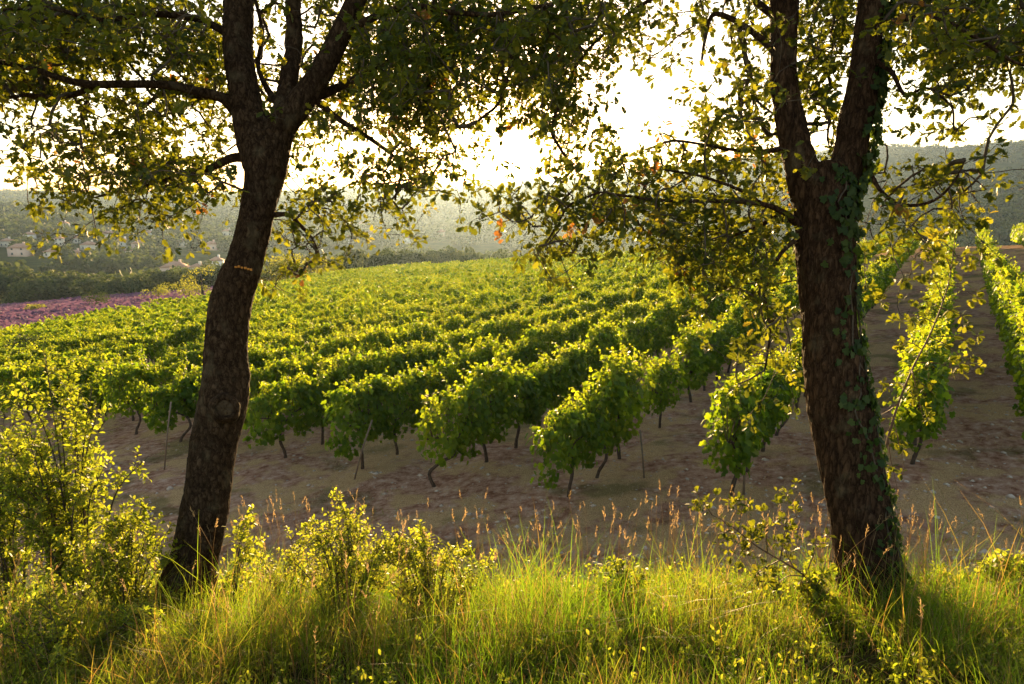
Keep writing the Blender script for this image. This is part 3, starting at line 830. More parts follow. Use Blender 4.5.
for v in vines:
    Dd, k, idx, x, y, t = v
    z = gz(x, y)
    rz = math.pi / 2 - AZR + random.gauss(0, .06) + (math.pi if random.random() < .5 else 0)
    sc_ = random.uniform(.92, 1.14) * (1.04 if idx < 3 else 1) * (.93 if Dd > 22 else 1)
    if id(v) not in near_ids:
        far.append((x, y, z, rz, sc_, Dd)); continue
    root = empty("grape_vine", (x, y, z), rz); root.scale = (sc_, sc_, sc_ * random.uniform(.95, 1.06))
    lfm, tkm = random.choice(NEAR)
    if idx == 0 and k == 3: lfm, tkm = CURVED; root.rotation_euler = (0, 0, math.pi / 2 - AZR)
    link("foliage", lfm, root); link("vine_trunk", tkm, root)
    if idx == 0 and k in ENDL: lab = ENDL[k]
    elif k in ROWNAME: lab = "leafy grape vine within the " + ROWNAME[k]
    elif k > 6: lab = "leafy grape vine in the long green rows left of the left oak"
    else: lab = "leafy grape vine in the rows climbing beyond the right oak"
    tag(root, lab, "grape vine", GRP)
LOD = [[vine_mesh(200 + k, 460, .135, False)[0] for k in range(5)], [vine_mesh(300 + k, 210, .20, False)[0] for k in range(5)]]
LODA = [[(np.concatenate(s.V), np.concatenate(s.L), np.concatenate(s.T), np.concatenate(s.A)) for s in L_] for L_ in LOD]
fs = Soup()
for (x, y, z, rz, s_, Dd) in far:
    V_, L_, T_, A_ = LODA[0 if Dd < 45 else 1][random.randrange(5)]
    ca, sa = math.cos(rz), math.sin(rz)
    Vn = np.stack([V_[:, 0] * ca - V_[:, 1] * .74 * sa, V_[:, 0] * sa + V_[:, 1] * .74 * ca, V_[:, 2]], 1) * s_ + (x, y, z)
    fs.add(Vn, L_, T_, np.clip(A_ + random.gauss(0, .12), 0, 1))
tag(link("vineyard_foliage", fs.mesh("vineyard_foliage", M['vine'])), "distant vine rows covering the slope up to its far edge", "vineyard", kind="stuff")

# stakes at the row ends
def stake(px, py, D_, top, label, w=.022):
    g = hit(px, py, D_); e = empty("vine_stake", g)
    s = Soup(); tv = unp(*top) if top[2] else None
    tp = np.array([0, 0, 0.0]); tp2 = unp(top[0], top[1], math.hypot(0, g[1]) / (CP - ((top[1] - 342) / F) * SP)) - g
    s.tube(np.array([tp - (0, 0, .15), tp2 * .5, tp2]), [w, w * .95, w * .85], 7, jit=.03)
    link("post", s.mesh("post", M['stake'], True), e); tag(e, label, "stake", "wooden stakes at the row ends")
stake(744, 495, 8, (746, 420, 1), "upright wooden stake under the end vine left of the right oak")
stake(352, 480, 8, (372, 420, 1), "leaning wooden stake below the vine between the two oaks", .018)
stake(163, 470, 8, (171, 402, 1), "thin leaning stake in front of the vines left of the left oak", .018)
stake(645, 478, 8, (640, 430, 1), "short stake in the shade behind the bushy mid headland vine", .016)

# ------------------------------------------------------------------ shrubs and saplings
def shrub(px, py, D_, height, spread, stems, leaf, nl, label, tmpl=OVAL, mat='shrub', name="shrub", seed=0, lean=(0, 0), tint=.5, group="shrubs on the bank", cat="shrub", ox=0.0):
    r = np.random.default_rng(900 + seed)
    b = unp(px, py, D_); b[2] = gz(b[0], b[1])
    e = empty(name, b); s, l = Soup(), Soup()
    P, Dr, Nn = [], [], []
    per_stem = nl / stems
    for k in range(stems):
        a = r.uniform(0, 2 * math.pi); q_ = math.sqrt(r.uniform(0, 1)) * spread
        tip = np.array([math.cos(a) * q_ + lean[0], math.sin(a) * q_ * .7 + lean[1], height * (1 - .45 * (q_ / max(spread, 1e-3)) ** 1.5) * r.uniform(.72, 1.08)])
        st_ = np.array([math.cos(a) * q_ * .22, math.sin(a) * q_ * .2, -.04])
        mid = (tip + st_) / 2 + np.array([-math.cos(a) * spread * .12, 0, height * .10]) + r.normal(0, .03, 3)
        C = catmull([st_, mid, tip], 7); s.tube(C, np.linspace(.0075, .0015, len(C)) * (height / 1.2) ** .5, 5)
        ntw = max(4, int(per_stem / 14))
        for _ in range(ntw):
            f = r.uniform(.15, 1.0); i0 = int(f * (len(C) - 1)); c0 = C[i0]; tg = unit(C[min(i0 + 1, len(C) - 1)] - C[max(i0 - 1, 0)])
            dr = unit(tg * .7 + r.normal(size=3) * .6 + np.array([0, 0, .25])); L = r.uniform(.08, .26) * (1.15 - .6 * f) * (height / 1.0) ** .5
            e_ = c0 + dr * L; s.tube(np.array([c0, (c0 + e_) / 2 + r.normal(0, .008, 3), e_]), [.0022, .0017, .001], 4)
            m_ = int(per_stem / ntw)
            for g in range(m_):
                h = (g + .5) / m_
                side = unit(np.cross(dr, r.normal(size=3)))
                o_ = unit(dr * .45 + side)
                P.append(c0 + dr * L * h + o_ * .004); Dr.append(o_); Nn.append(unit(np.array([0, 0, 1.]) + r.normal(size=3) * .8))
    P = np.array(P)
    l.leaves(P, np.array(Dr), np.array(Nn), leaf * r.uniform(.6, 1.25, len(P)), tmpl, np.clip(r.normal(tint, .2, len(P)), 0, 1))
    link("stems", s.mesh("stems", M['twig'], True), e); link("leaves", l.mesh("leaves", M[mat]), e)
    tag(e, label, cat, group); return e

shrub(84, 622, 5.0, 1.85, .58, 26, .036, 9000, "tallest yellow green shrub with a dark central stem, left of the left oak", seed=1, tint=.55)
shrub(8, 622, 5.0, 1.62, .55, 22, .036, 7000, "wide yellow green shrub cut by the left edge of the frame", seed=2, tint=.55)
shrub(128, 628, 4.6, .85, .42, 18, .032, 4500, "low leafy shrub at the foot of the leaning oak", seed=3, tint=.6)
shrub(60, 690, 3.7, .56, .45, 14, .026, 3000, "low pale leaved shrub in the grass in front of the tallest shrub", seed=4, tint=.6)
shrub(165, 680, 3.9, .42, .36, 12, .026, 2200, "small leafy shrub in the grass before the leaning oak trunk", seed=5, tint=.62)
shrub(345, 618, 4.6, .80, .46, 24, .028, 4600, "sunlit yellow shrub with an upright tip, middle left of the bank", seed=6, tint=.72)
shrub(430, 622, 4.6, .60, .50, 24, .028, 4200, "broad sunlit shrub joining the upright tipped one on its right", seed=7, tint=.72)
shrub(290, 615, 4.7, .58, .30, 11, .026, 1200, "small reddish tinged shrub between the left oak and the sunlit shrubs", seed=8, tint=.8)
shrub(618, 640, 4.4, .48, .16, 8, .034, 700, "small leafy seedling shrub in the grass at mid frame", seed=9, tint=.6)
shrub(600, 650, 4.3, .22, .25, 8, .03, 700, "very low leafy shrub beside the small seedling at mid frame", seed=15, tint=.55)
shrub(232, 622, 4.5, .98, .13, 5, .034, 620, "slender young shoot with round leaves right of the left oak trunk", seed=10, lean=(.16, 0), tint=.72)
shrub(1010, 650, 4.4, .46, .32, 12, .036, 1700, "low leafy shrub at the right edge of the bank", seed=11, tint=.6)
shrub(945, 645, 4.5, .28, .22, 8, .034, 800, "small low shrub right of the ivy covered trunk foot", seed=12, tint=.6)
shrub(705, 650, 4.3, .22, .30, 9, .03, 900, "creeping low shrub in the grass left of the right oak", seed=13, tint=.5)
shrub(812, 655, 4.25, .46, .12, 5, .045, 350, "oak seedling close to the left side of the ivy covered trunk", OAK, seed=14, tint=.5)

def sapling(name, pts, twigs, leaf, nl, label, seed, thick=.012, gpx=None):
    """a leaning young oak: stem drawn from its root, twigs with oak leaves"""
    r = np.random.default_rng(seed)
    C = catmull(np.array([unp(*p_) for p_ in pts]), 6)
    b = C[0].copy(); b[2] = gz(b[0], b[1]); C = np.vstack([[b - (0, 0, .05)], C[1:]])
    e = empty(name, b); s, l = Soup(), Soup()
    s.tube(C - b, np.linspace(thick, .003, len(C)), 8, jit=.03)
    P, Dr, Nn = [], [], []
    for (f, tp) in twigs:
        c0 = C[int(f * (len(C) - 1))]; tpw = unp(*tp); mid = (c0 + tpw) / 2 + np.array([0, 0, .03]) + r.normal(0, .02, 3)
        K = catmull([c0, mid, tpw], 7); s.tube(K - b, np.linspace(.0045, .0015, len(K)), 5)
        for _ in range(int(nl / len(twigs) / 7)):
            g = K[int(r.uniform(.3, 1) * (len(K) - 1))]; hub = g + r.normal(0, .035, 3); s.tube(np.array([g, hub]) - b, [.0015, .001], 4)
            for _ in range(7):
                o_ = unit(unit(tpw - c0) * .5 + r.normal(size=3) * .8); P.append(hub + o_ * .01 - b); Dr.append(o_); Nn.append(unit(np.array([0, 0, 1.]) + r.normal(size=3) * .8))
    P = np.array(P)
    l.leaves(P, np.array(Dr), np.array(Nn), leaf * r.uniform(.55, 1.2, len(P)), OAK, np.clip(r.normal(.40, .2, len(P)), 0, .93))
    link("stem", s.mesh("stem", M['redstem'], True), e); link("leaves", l.mesh("leaves", M['oak']), e)
    return tag(e, label, "sapling", "young oaks by the right trunk")
sapling("oak_sapling", [(872, 560, 5.1), (880, 480, 5.1), (893, 420, 5.1), (912, 370, 5.1), (932, 330, 5.1), (948, 285, 5.1), (955, 240, 5.1)],
        [(.35, (905, 470, 5.0)), (.4, (868, 420, 5.3)), (.45, (880, 385, 5.3)), (.5, (935, 395, 4.9)), (.5, (925, 425, 5.2)), (.55, (960, 372, 4.9)), (.6, (900, 345, 5.2)), (.65, (985, 352, 4.9)), (.65, (975, 375, 5.0)), (.7, (900, 320, 5.3)),
         (.75, (970, 325, 5.0)), (.75, (915, 300, 5.1)), (.8, (925, 275, 5.2)), (.85, (980, 300, 5.1)), (.9, (935, 250, 5.1)), (.95, (968, 262, 5.1)), (1, (950, 225, 5.1)), (.3, (900, 500, 5.2))],
        .056, 520, "tall slanting oak sapling with a reddish stem right of the forked trunk", 31)
sapling("oak_sapling", [(838, 600, 4.25), (815, 585, 4.2), (800, 572, 4.15), (780, 560, 4.1), (755, 545, 4.1), (730, 525, 4.1), (712, 515, 4.1)],
        [(.2, (800, 600, 4.2)), (.3, (770, 595, 4.1)), (.4, (790, 540, 4.2)), (.5, (745, 590, 4.1)), (.5, (800, 512, 4.2)), (.6, (770, 510, 4.1)), (.7, (735, 565, 4.1)), (.8, (740, 505, 4.1)), (.9, (715, 535, 4.1)), (1, (702, 500, 4.1)), (.5, (788, 490, 4.2)), (.7, (765, 530, 4.0)), (.3, (815, 540, 4.2))],
        .042, 760, "low spreading oak sapling with small leaves at the left foot of the forked trunk", 32, .009)

# ------------------------------------------------------------------ grass
def blades(N, xr, yr, hmin, hmax, w, mat_key, name, label, tintf, clump=1.1, lean=.35, dens=None, seg=3, zoff=0.0):
    x = rng.uniform(*xr, N * 3); y = rng.uniform(*yr, N * 3)
    keep = (np.abs(x) < .86 * y + .9)
    c_ = vnoise(x, y, .28, 21) * .6 + vnoise(x, y, .9, 22) * .6
    pr = np.clip(c_ * clump, .05, 1)
    if dens is not None: pr = pr * dens(x, y)
    keep &= rng.uniform(0, 1, len(x)) < pr
    x, y, c_ = x[keep][:N], y[keep][:N], c_[keep][:N]
    n = len(x); z = ground_z(x, y) - .02 + zoff
    h = (hmin + (hmax - hmin) * rng.beta(2, 2.4, n)) * (.65 + .6 * c_) * (1 - .45 * sstep(3.3, 4.6, y)) * (.45 + 1.15 * vnoise(x, y, .55, 23) ** 1.3)
    az = rng.uniform(0, 2 * math.pi, n); ld = np.stack([np.cos(az), np.sin(az), np.zeros(n)], 1)
    fa = rng.uniform(0, 2 * math.pi, n); sd = np.stack([np.cos(fa), np.sin(fa), np.zeros(n)], 1)
    ln_ = rng.gamma(2, lean / 2, n); wv = w * rng.uniform(.6, 1.4, n)
    base = np.stack([x, y, z], 1); V = []
    for k in range(seg + 1):
        f = k / seg
        c0 = base + ld * (h * ln_ * f * f)[:, None] + np.array([0, 0, 1.]) * (h * (f - .25 * np.minimum(ln_, 1.5) * f * f))[:, None]
        if k < seg:
            ww = (wv * (1 - f * .55) / 2)[:, None]; V += [c0 - sd * ww, c0 + sd * ww]
        else: V.append(c0)
    V = np.stack(V, 1); kv = V.shape[1]
    fl = []; ft = []
    for k in range(seg - 1): fl += [2 * k, 2 * k + 1, 2 * k + 3, 2 * k + 2]; ft.append(4)
    fl += [2 * seg - 2, 2 * seg - 1, 2 * seg]; ft.append(3)
    L_ = (np.arange(n)[:, None] * kv + np.array(fl)[None]).ravel()
    tint = np.clip(tintf(x, y, n), 0, 1)
    return V.reshape(-1, 3), L_, np.tile(ft, n), np.repeat(tint, kv)

def lipfade(x, y): return 1 - .93 * sstep(4.35, 5.2, y + .5 * (vnoise(x, y, .5, 27) - .5))
g = Soup()
tf = lambda x, y, n: np.where(rng.uniform(0, 1, n) < .17, rng.uniform(.85, 1.0, n), .15 + .55 * vnoise(x, y, .7, 31) + rng.normal(0, .12, n))
g.add(*blades(70000, (-5, 5), (1.7, 5.9), .08, .36, .0040, 'grass', "", "", tf, dens=lipfade, lean=.6))
g.add(*blades(5000, (-5, 5), (1.7, 4.2), .28, .50, .0034, 'grass', "", "", tf, clump=1.3, lean=.5, seg=4))
g.add(*blades(3600, (-5, 5), (3.3, 5.2), .34, .74, .0036, 'grass', "", "", tf, clump=.9, lean=.5, seg=4))
g.add(*blades(900, (-9, 9), (5.2, 8.5), .06, .24, .005, 'grass', "", "", tf, clump=.8))
tag(link("grass", g.mesh("grass", M['grass'])), "long yellow green grass covering the sunlit bank in front", "grass", kind="stuff")

# leafy weeds mixed into the grass
fb = Soup()
for _ in range(1500):
    y = random.uniform(2.0, 5.5); x = random.uniform(-.86, .86) * y
    if vnoise(np.array([x]), np.array([y]), .8, 25)[0] < .42: continue
    b = np.array([x, y, gz(x, y)]); h = random.uniform(.08, .30) * (1 if y > 3.6 else .8); m_ = random.randint(10, 26); lt_ = random.uniform(.2, .9)
    dr = unit(np.array([random.gauss(0, .3), random.gauss(0, .3), 1])); f = rng.uniform(.2, 1, m_)
    P = b + dr * (f * h)[:, None] + rng.normal(0, .012, (m_, 3)); fb.tube(np.array([b, b + dr * h]), [.0018, .001], 4, .2)
    fb.leaves(P, unit(rng.normal(size=(m_, 3)) + (0, 0, .3)), unit(rng.normal(size=(m_, 3)) * .7 + (0, 0, 1)), rng.uniform(.014, .034, m_), OVAL, np.clip(lt_ + rng.normal(0, .1, m_), 0, 1))
tag(link("undergrowth", fb.mesh("undergrowth", M['shrub'])), "small leafy weeds and seedlings mixed through the bank grass", "undergrowth", kind="stuff")

# dry seed-head grasses
sd_ = Soup()
def stalks(n, xr, yr, h0, h1, thick=.0011, head=.09):
    for _ in range(n):
        x, y = random.uniform(*xr), random.uniform(*yr)
        if abs(x) > .86 * y: continue
        z = gz(x, y); h = random.uniform(h0, h1); a = random.uniform(0, 6.28); ln_ = random.gauss(0, .14)
        dv = np.array([math.cos(a), math.sin(a), 0]); b = np.array([x, y, z])
        pts = np.array([b + dv * ln_ * h * f * f + np.array([0, 0, h * f]) for f in np.linspace(0, 1, 5)])
        sd_.tube(pts, np.linspace(thick * 1.3, thick * .8, 5), 3, tint=random.uniform(.2, .8))
        dr = unit(pts[-1] - pts[-2] + dv * .05 * random.random()); hl = head * random.uniform(.6, 1.3); m_ = 16; tt = random.uniform(.3, 1)
        f = np.arange(m_) / m_; P = pts[-1] + dr * (f * hl)[:, None] + rng.normal(0, .0015, (m_, 3))
        od = unit(dr[None] + rng.normal(size=(m_, 3)) * .32)
        sd_.leaves(P, od, rng.normal(size=(m_, 3)), (.024 * (1 - .4 * f)) * random.uniform(.7, 1.2), LANCE, np.full(m_, tt))
stalks(230, (-4.2, 4.2), (2.6, 5.2), .36, .70)
stalks(60, (-1.2, 2.6), (3.6, 5.0), .45, .78, head=.07)
stalks(75, (1.0, 3.0), (3.6, 5.2), .40, .62)
stalks(40, (-3.6, -2.0), (2.6, 3.8), .40, .60)
stalks(26, (-1.9, -1.0), (4.0, 5.2), .45, .70)
stalks(40, (-.4, 1.6), (4.3, 5.6), .42, .70, head=.06)
tag(link("seed_grass", sd_.mesh("seed_grass", M['straw'])), "tall dry stalks with feathery straw coloured seed heads above the grass", "seed grass", kind="stuff")
g2 = Soup()
tfd = lambda x, y, n: rng.uniform(0, 1, n)
g2.add(*blades(9000, (-5, 5), (1.7, 5.8), .10, .42, .003, '', "", "", tfd, dens=lipfade, lean=.8))
g4 = Soup(); g4.add(*blades(52000, (-16, 16), (6.2, 17), .04, .17, .007, '', "", "", tfd, lean=1.5, seg=2, dens=lambda x, y: sstep(.42, .62, vnoise(x, y, 1.6, 41) * .6 + vnoise(x, y, .5, 42) * .4)))
tag(link("headland_grass", g4.mesh("headland_grass", M['bleached'])), "short bleached grass in patches on the bare headland soil", "dry grass", kind="stuff")
tag(link("dry_grass", g2.mesh("dry_grass", M['straw'])), "fine dry grass blades mixed through the green bank grass", "dry grass", kind="stuff")
g3 = Soup()
g3.add(*blades(14000, (-14, 14), (7.5, 20), .05, .22, .007, '', "", "", lambda x, y, n: rng.uniform(.1, .8, n), lean=.8, seg=2, dens=lambda x, y: sstep(.50, .66, vnoise(x, y, 2.1, 51) * .7 + vnoise(x, y, .6, 52) * .3)))
tag(link("weeds", g3.mesh("weeds", M['grass'])), "green weeds in scattered tufts between the first vines", "weeds", kind="stuff")
# stones on the headland
pb = Soup(); ico = []
N_ = 5200
y = rng.uniform(6.3, 16, N_); x = rng.uniform(-1, 1, N_) * (.86 * y)
k_ = rng.uniform(0, 1, N_) < .25 + .9 * vnoise(x, y, 1.3, 61); x, y = x[k_], y[k_]; n = len(x)
oc = np.array([(1, 0, 0), (-.9, .1, 0), (0, 1, .1), (.1, -1, 0), (0, .1, .8), (0, 0, -.8)], float)
of = np.array([0, 2, 4, 2, 1, 4, 1, 3, 4, 3, 0, 4, 2, 0, 5, 1, 2, 5, 3, 1, 5, 0, 3, 5])
sz = rng.gamma(1.6, .010, n) + .007
Vp = oc[None] * (1 + rng.normal(0, .22, (n, 6, 3))) * sz[:, None, None] * np.array([1, 1, .6]) + np.stack([x, y, ground_z(x, y)], 1)[:, None]
pb.add(Vp.reshape(-1, 3), (np.arange(n)[:, None] * 6 + of[None]).ravel(), np.full(n * 8, 3), np.full(n * 6, .5))
tag(link("gravel", pb.mesh("gravel", M['stone'])), "loose pale limestone chips strewn over the headland soil", "gravel", kind="stuff")

# ------------------------------------------------------------------ middle distance: bushes and trees beyond the vines
def crown_soup(seed, h, w, nf, fs_, lobes=9, low=.12):
    r = np.random.default_rng(seed); s = Soup()
    cs = np.stack([r.normal(0, .30, lobes) * w, r.normal(0, .30, lobes) * w, r.uniform(low + .2, .86, lobes) * h], 1)
    rs = r.uniform(.26, .46, lobes) * w
    k = r.integers(0, lobes, nf); dr = rand_dirs(nf, r); dr[:, 2] = np.abs(dr[:, 2]) * np.where(r.random(nf) < .8, 1, -1)
    P = cs[k] + dr * (rs[k] * r.uniform(.55, 1.1, nf) ** .6)[:, None] * np.array([1, 1, .85])
    P = P[P[:, 2] > low * h * .5]; dr = dr[:len(P)]
    n = unit(dr + r.normal(size=P.shape) * .6)
    s.leaves(P, rand_dirs(len(P), r), n, fs_ * r.uniform(.6, 1.3, len(P)), CLUMP, np.clip(r.normal(.45, .2, len(P)), 0, 1))
    return s

def trunk_soup(h, w):
    s = Soup(); C = catmull([(0, 0, -.4), (.05 * w, 0, h * .25), (-.03 * w, .02 * w, h * .5), (.02 * w, 0, h * .8)], 4)
    s.tube(C, np.linspace(.035 * h, .008 * h, len(C)), 8)
    for a in (0, 2.1, 4.2):
        K = catmull([C[5], C[5] + (math.cos(a) * w * .15, math.sin(a) * w * .15, h * .18), C[5] + (math.cos(a) * w * .32, math.sin(a) * w * .32, h * .4)], 3)
        s.tube(K, np.linspace(.014 * h, .004 * h, len(K)), 6)
    return s

TC = [(crown_soup(500 + k, 9, 7.2, 1500, .62).mesh("crown", M['far']), trunk_soup(9, 7.2).mesh("trunk", M['twig'], True)) for k in range(5)]
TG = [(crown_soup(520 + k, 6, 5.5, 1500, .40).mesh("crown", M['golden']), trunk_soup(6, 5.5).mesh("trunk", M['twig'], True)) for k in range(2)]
def tree(px, Dd, ztop_py, label, group, kind=0, wscale=1.0):
    """a tree standing at depth Dd whose top reaches picture row ztop_py"""
    u = unp(px, 300, Dd); x, y = u[0], u[1]; z = gz(x, y)
    top = unp(px, ztop_py, Dd)[2]
    s_ = (top - z) / (9.0 if kind == 0 else 6.0)
    e = empty("tree", (x, y, z), random.uniform(0, 6.28)); e.scale = (s_ * wscale, s_ * wscale, s_)
    c_, t_ = random.choice(TC if kind == 0 else TG)
    link("crown", c_, e); link("trunk", t_, e); tag(e, label, "tree", group)
GT = "dark trees lined up beyond the lavender"
for k in range(34):
    f = k / 33; px = -60 + f * 330; Dd = 205 - 75 * f + random.uniform(-6, 10)
    tree(px + random.uniform(-4, 4), Dd, 273 - 3 * math.sin(f * 9) + random.uniform(-3, 4) - (2 if f > .6 else 0), "dense dark tree in the hedge-like line behind the purple lavender", GT, 0, 1.25)
for k in range(22):
    f = k / 21; px = 345 + f * 185; tree(px + random.uniform(-4, 4), 150 + random.uniform(-8, 14), 251 + 7 * abs(f - .35) + random.uniform(-4, 5), "dark tree showing its crown over the vineyard brow below the sun", "dark trees behind the vineyard brow", 0, .75)
GG = "golden sunlit trees at the vineyard edge"
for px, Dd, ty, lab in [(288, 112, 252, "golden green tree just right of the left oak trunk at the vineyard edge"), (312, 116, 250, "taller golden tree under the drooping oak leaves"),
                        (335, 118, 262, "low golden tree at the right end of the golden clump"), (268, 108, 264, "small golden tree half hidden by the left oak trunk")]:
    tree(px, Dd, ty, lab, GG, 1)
def bush(px, py, D0, h, w, label, mat='far', name="bush", seed=0, nf=700, fs_=.16, trunk=False):
    g_ = hit(px, py, D0); e = empty(name, g_)
    link("leaves", crown_soup(600 + seed, h, w, nf, fs_, 7, .0 if not trunk else .25).mesh("leaves", M[mat]), e)
    s = Soup(); s.tube(catmull([(0, 0, -.1), (.04, 0, h * .3), (0, .02, h * .7)], 4), np.linspace(.05 * h, .015 * h, 9), 7)
    link("stem", s.mesh("stem", M['twig'], True), e); tag(e, label, "bush", "lone bushes near the lavender field")
bush(97, 309, 70, 2.0, 2.6, "round dark bush alone on the vineyard edge before the lavender", seed=1)
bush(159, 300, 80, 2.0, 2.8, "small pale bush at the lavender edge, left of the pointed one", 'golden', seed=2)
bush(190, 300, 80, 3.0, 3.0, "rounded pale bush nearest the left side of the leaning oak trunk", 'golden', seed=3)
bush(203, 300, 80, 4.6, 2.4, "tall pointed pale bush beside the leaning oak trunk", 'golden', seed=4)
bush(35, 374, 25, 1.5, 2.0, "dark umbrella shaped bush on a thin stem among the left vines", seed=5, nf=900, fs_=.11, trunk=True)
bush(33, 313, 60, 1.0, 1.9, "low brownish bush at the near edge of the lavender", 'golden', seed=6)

# lavender: rows of small mounds
lx, ly, lt = [], [], []
N_ = 60000
t_ = rng.uniform(-1.0, -.36, N_); Dd = np.exp(rng.uniform(np.log(46), np.log(205), N_))
lim = np.interp(t_, b_t, b_D) + 3; up_ = np.interp(t_, [-1, -.75, -.457, -.38], [205, 196, 128, 112])
k_ = (Dd > lim) & (Dd < up_); t_, Dd = t_[k_], Dd[k_]
x, y = t_ * Dd, Dd * .985
rowc = (y * .96 + x * .28); rowc = np.round(rowc / 1.5) * 1.5 + rng.normal(0, .18, len(x)); y = (rowc - x * .28) / .96
lv2 = Soup(); z = ground_z(x, y) + rng.uniform(.1, .5, len(x))
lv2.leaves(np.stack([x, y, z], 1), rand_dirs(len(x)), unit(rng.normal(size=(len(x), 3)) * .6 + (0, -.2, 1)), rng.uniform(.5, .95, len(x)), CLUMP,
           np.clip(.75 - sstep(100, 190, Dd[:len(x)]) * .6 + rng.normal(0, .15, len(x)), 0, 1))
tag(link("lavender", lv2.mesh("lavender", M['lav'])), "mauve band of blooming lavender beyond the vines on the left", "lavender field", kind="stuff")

# ------------------------------------------------------------------ village
def house(px, py, w, d, h, wallm, rz, label, D0=260, hip=True):
    w *= .6; d *= .7; h *= .75
    g_ = hit(px, py, D0); e = empty("house", (g_[0], g_[1], g_[2]), rz)
    s = Soup(); s.box((0, 0, h / 2 - 1), (w / 2, d / 2, h / 2 + 1)); link("wall", s.mesh("wall", M[wallm]), e)
    rh = w * .16 + .8; o_ = .5; ins = d * .45 if hip else 0
    V = np.array([(-w / 2 - o_, -d / 2 - o_, h), (w / 2 + o_, -d / 2 - o_, h), (w / 2 + o_, d / 2 + o_, h), (-w / 2 - o_, d / 2 + o_, h),
                  (-w / 2 + ins, 0, h + rh), (w / 2 - ins, 0, h + rh)], float); V[:, 2] += .02
    rf = Soup(); rf.add(V, np.array([0, 1, 5, 4, 2, 3, 4, 5, 1, 2, 5, 3, 0, 4, 0, 3, 2, 1]), np.array([4, 4, 3, 3, 4]), np.full(6, .5))
    ro = link("roof", rf.mesh("roof", M['roof']), e)
    c_ = Soup(); c_.box((w * .18, d * .12, h + rh), (.45, .45, .9)); link("chimney", c_.mesh("chimney", M[wallm]), ro)
    nwin = max(2, int(w / 4)); fl = 2 if h > 4.5 else 1
    for f in range(fl):
        for k in range(nwin):
            s = Soup(); s.box(((k + .5) / nwin * w - w / 2, -d / 2 - .01, 1.5 + f * 2.8), (.5, .05, .65)); link("window", s.mesh("window", M['window']), e)
    tag(e, label, "house", "houses of the village in the valley")
    return (g_[0], g_[1], max(w, d))
HS = [house(*a) for a in [
    (21, 256, 17, 10, 6.2, 'wall_pink', .1, "large pink two storey house at the left edge of the village"),
    (54, 257, 13, 9, 4.0, 'wall_cream', -.2, "long low cream house right of the large pink house"),
    (60, 246, 8, 7, 6.5, 'wall_cream', .3, "narrow tall cream house behind the long low one"),
    (75, 243, 12, 8, 4.2, 'wall_white', .2, "white house highest on the left side of the village"),
    (90, 250, 14, 9, 4.4, 'wall_cream', -.1, "broad cream house in the middle of the village cluster"),
    (76, 258, 12, 8, 3.6, 'wall_pink', .15, "low pink roofed house at the front of the village cluster"),
    (109, 238, 14, 8, 4.2, 'wall_cream', .0, "cream house above the hanging oak leaves"),
    (123, 246, 15, 9, 4.2, 'wall_white', -.3, "long white house in the right half of the village"),
    (140, 250, 13, 9, 5.6, 'wall_pink', .2, "tall pinkish house right of the long white one"),
    (127, 257, 8, 7, 4.6, 'wall_white', .4, "small bright white house below the long white one"),
    (176, 275, 17, 10, 4.6, 'wall_pink', .05, "nearest house with a wide pink tiled roof behind the dark tree line"),
    (198, 275, 9, 8, 4.6, 'wall_cream', -.2, "small cream house right of the nearest wide roofed one"),
    (217, 268, 10, 8, 5.0, 'wall_white', .2, "pale house close to the left oak trunk"),
    (182, 247, 10, 8, 5.0, 'wall_cream', .5, "cream house half hidden behind the oak leaves left of the trunk"),
    (212, 250, 12, 8, 5.0, 'wall_pink', .1, "pink house just left of the trunk higher on the slope"),
    (350, 243, 12, 8, 5, 'wall_white', .1, "white house right of the left oak low in the haze"),
    (372, 238, 11, 8, 6, 'wall_cream', -.3, "cream house on the hazy slope right of the left oak"),
    (443, 236, 15, 8, 4, 'wall_cream', .2, "low long house on the hazy slope below the sun"),
    (165, 232, 12, 8, 5, 'wall_white', .2, "small white house uppermost on the hillside behind the village"),
    (30, 240, 11, 8, 5, 'wall_white', .3, "small pale house above the large pink house"),
    (8, 247, 11, 8, 5, 'wall_cream', -.2, "cream house on the very left edge above the pink house"),
    (64, 228, 12, 8, 5, 'wall_white', .1, "tiny white house high behind the village cluster"),
    (98, 226, 12, 8, 5, 'wall_cream', -.1, "tiny cream house just under the low oak leaves"),
    (150, 238, 12, 8, 5, 'wall_white', .2, "tiny white house between the village and the upper hillside"),
    (228, 236, 12, 8, 5, 'wall_cream', .2, "tiny cream house touching the left oak trunk in view"),
    (362, 228, 14, 8, 5, 'wall_white', .2, "tiny house higher on the slope right of the left oak"),
    (405, 243, 12, 8, 5, 'wall_white', -.2, "tiny pale house just above the dark trees below the sun")]]
HS = np.array(HS)

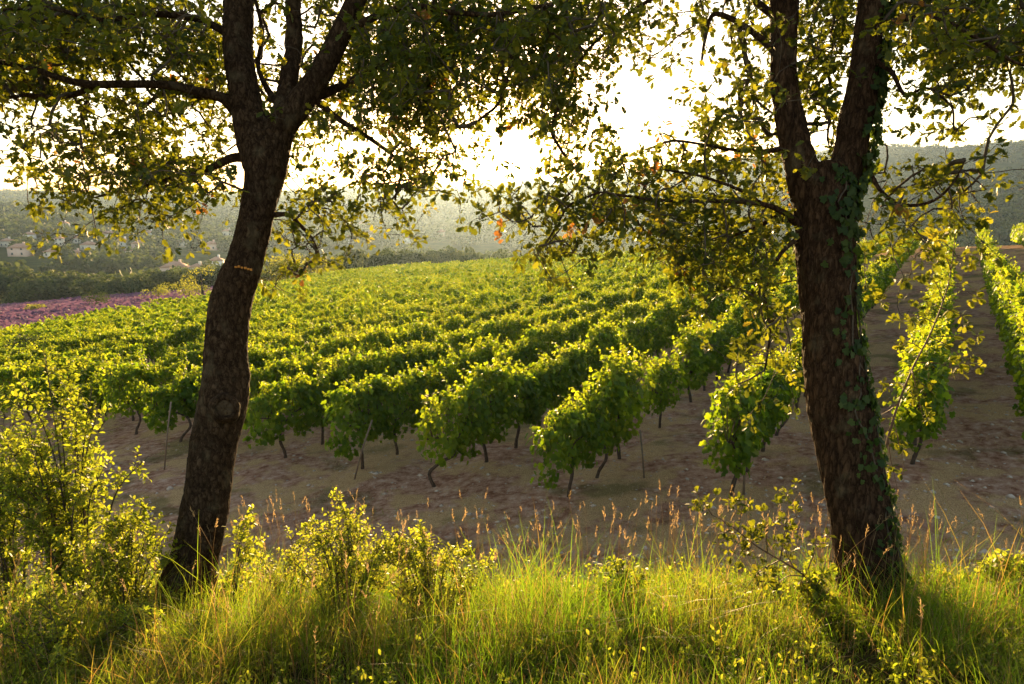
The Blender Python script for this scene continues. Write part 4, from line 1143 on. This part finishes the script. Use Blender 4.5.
# woods of the valley and the hills
r = np.random.default_rng(77)
N_ = 15000
az = np.arctan(r.uniform(-1.0, 1.05, N_)); hd = np.exp(r.uniform(np.log(215), np.log(2450), N_))
x, y = hd * np.sin(az), hd * np.cos(az)
keep = (vnoise(x, y, 120, 71) * .6 + vnoise(x, y, 35, 72) * .4 > np.where(az > .3, .30, .36)) & (hd > np.interp(az, np.arctan([-1, -.457, -.3, .2]), [232, 160, 190, 215]))
x, y, hd = x[keep], y[keep], hd[keep]
u_ = np.stack([HS[:, 0], HS[:, 1]], 1); hu = np.linalg.norm(u_, axis=1)
ok = np.ones(len(x), bool)
for (hx, hy, hw), hl in zip(HS, hu):
    ex, ey = hx / hl, hy / hl
    al = x * ex + y * ey - hl; ac = -x * ey + y * ex
    ok &= ~((al > -48) & (al < 9) & (np.abs(ac) < hw * .6))
x, y, hd = x[ok], y[ok], hd[ok]
far_l = [crown_soup(700 + k, 8, 7, 130, 2.0, 6, 0) for k in range(4)]; far_s = [crown_soup(720 + k, 8, 8, 34, 3.4, 5, 0) for k in range(4)]
conv = lambda s: (np.concatenate(s.V), np.concatenate(s.L), np.concatenate(s.T), np.concatenate(s.A))
far_l = [conv(s) for s in far_l]; far_s = [conv(s) for s in far_s]
zz = ground_z(x, y); ws = Soup()
for k in range(len(x)):
    V_, L_, T_, A_ = (far_l if hd[k] < 620 else far_s)[k % 4]
    s_ = random.uniform(.55, 1.15); a = random.uniform(0, 6.28); ca, sa = math.cos(a), math.sin(a)
    Vn = np.stack([V_[:, 0] * ca - V_[:, 1] * sa, V_[:, 0] * sa + V_[:, 1] * ca, V_[:, 2]], 1) * s_ + (x[k], y[k], zz[k] - .4)
    ws.add(Vn, L_, T_, np.clip(A_ + random.gauss(0, .2), 0, 1))
tag(link("woodland", ws.mesh("woodland", M['far'])), "hazy woods and scrub clothing the valley floor and far hills", "woods", kind="stuff")

hzm = hz.mesh("haze", HZ); tag(link("haze", hzm), "warm evening haze filling the valley air", "haze", kind="stuff")
print("STATS leaves", NL, NR, "vines", len(vines), len(in_view), "woods", len(x))
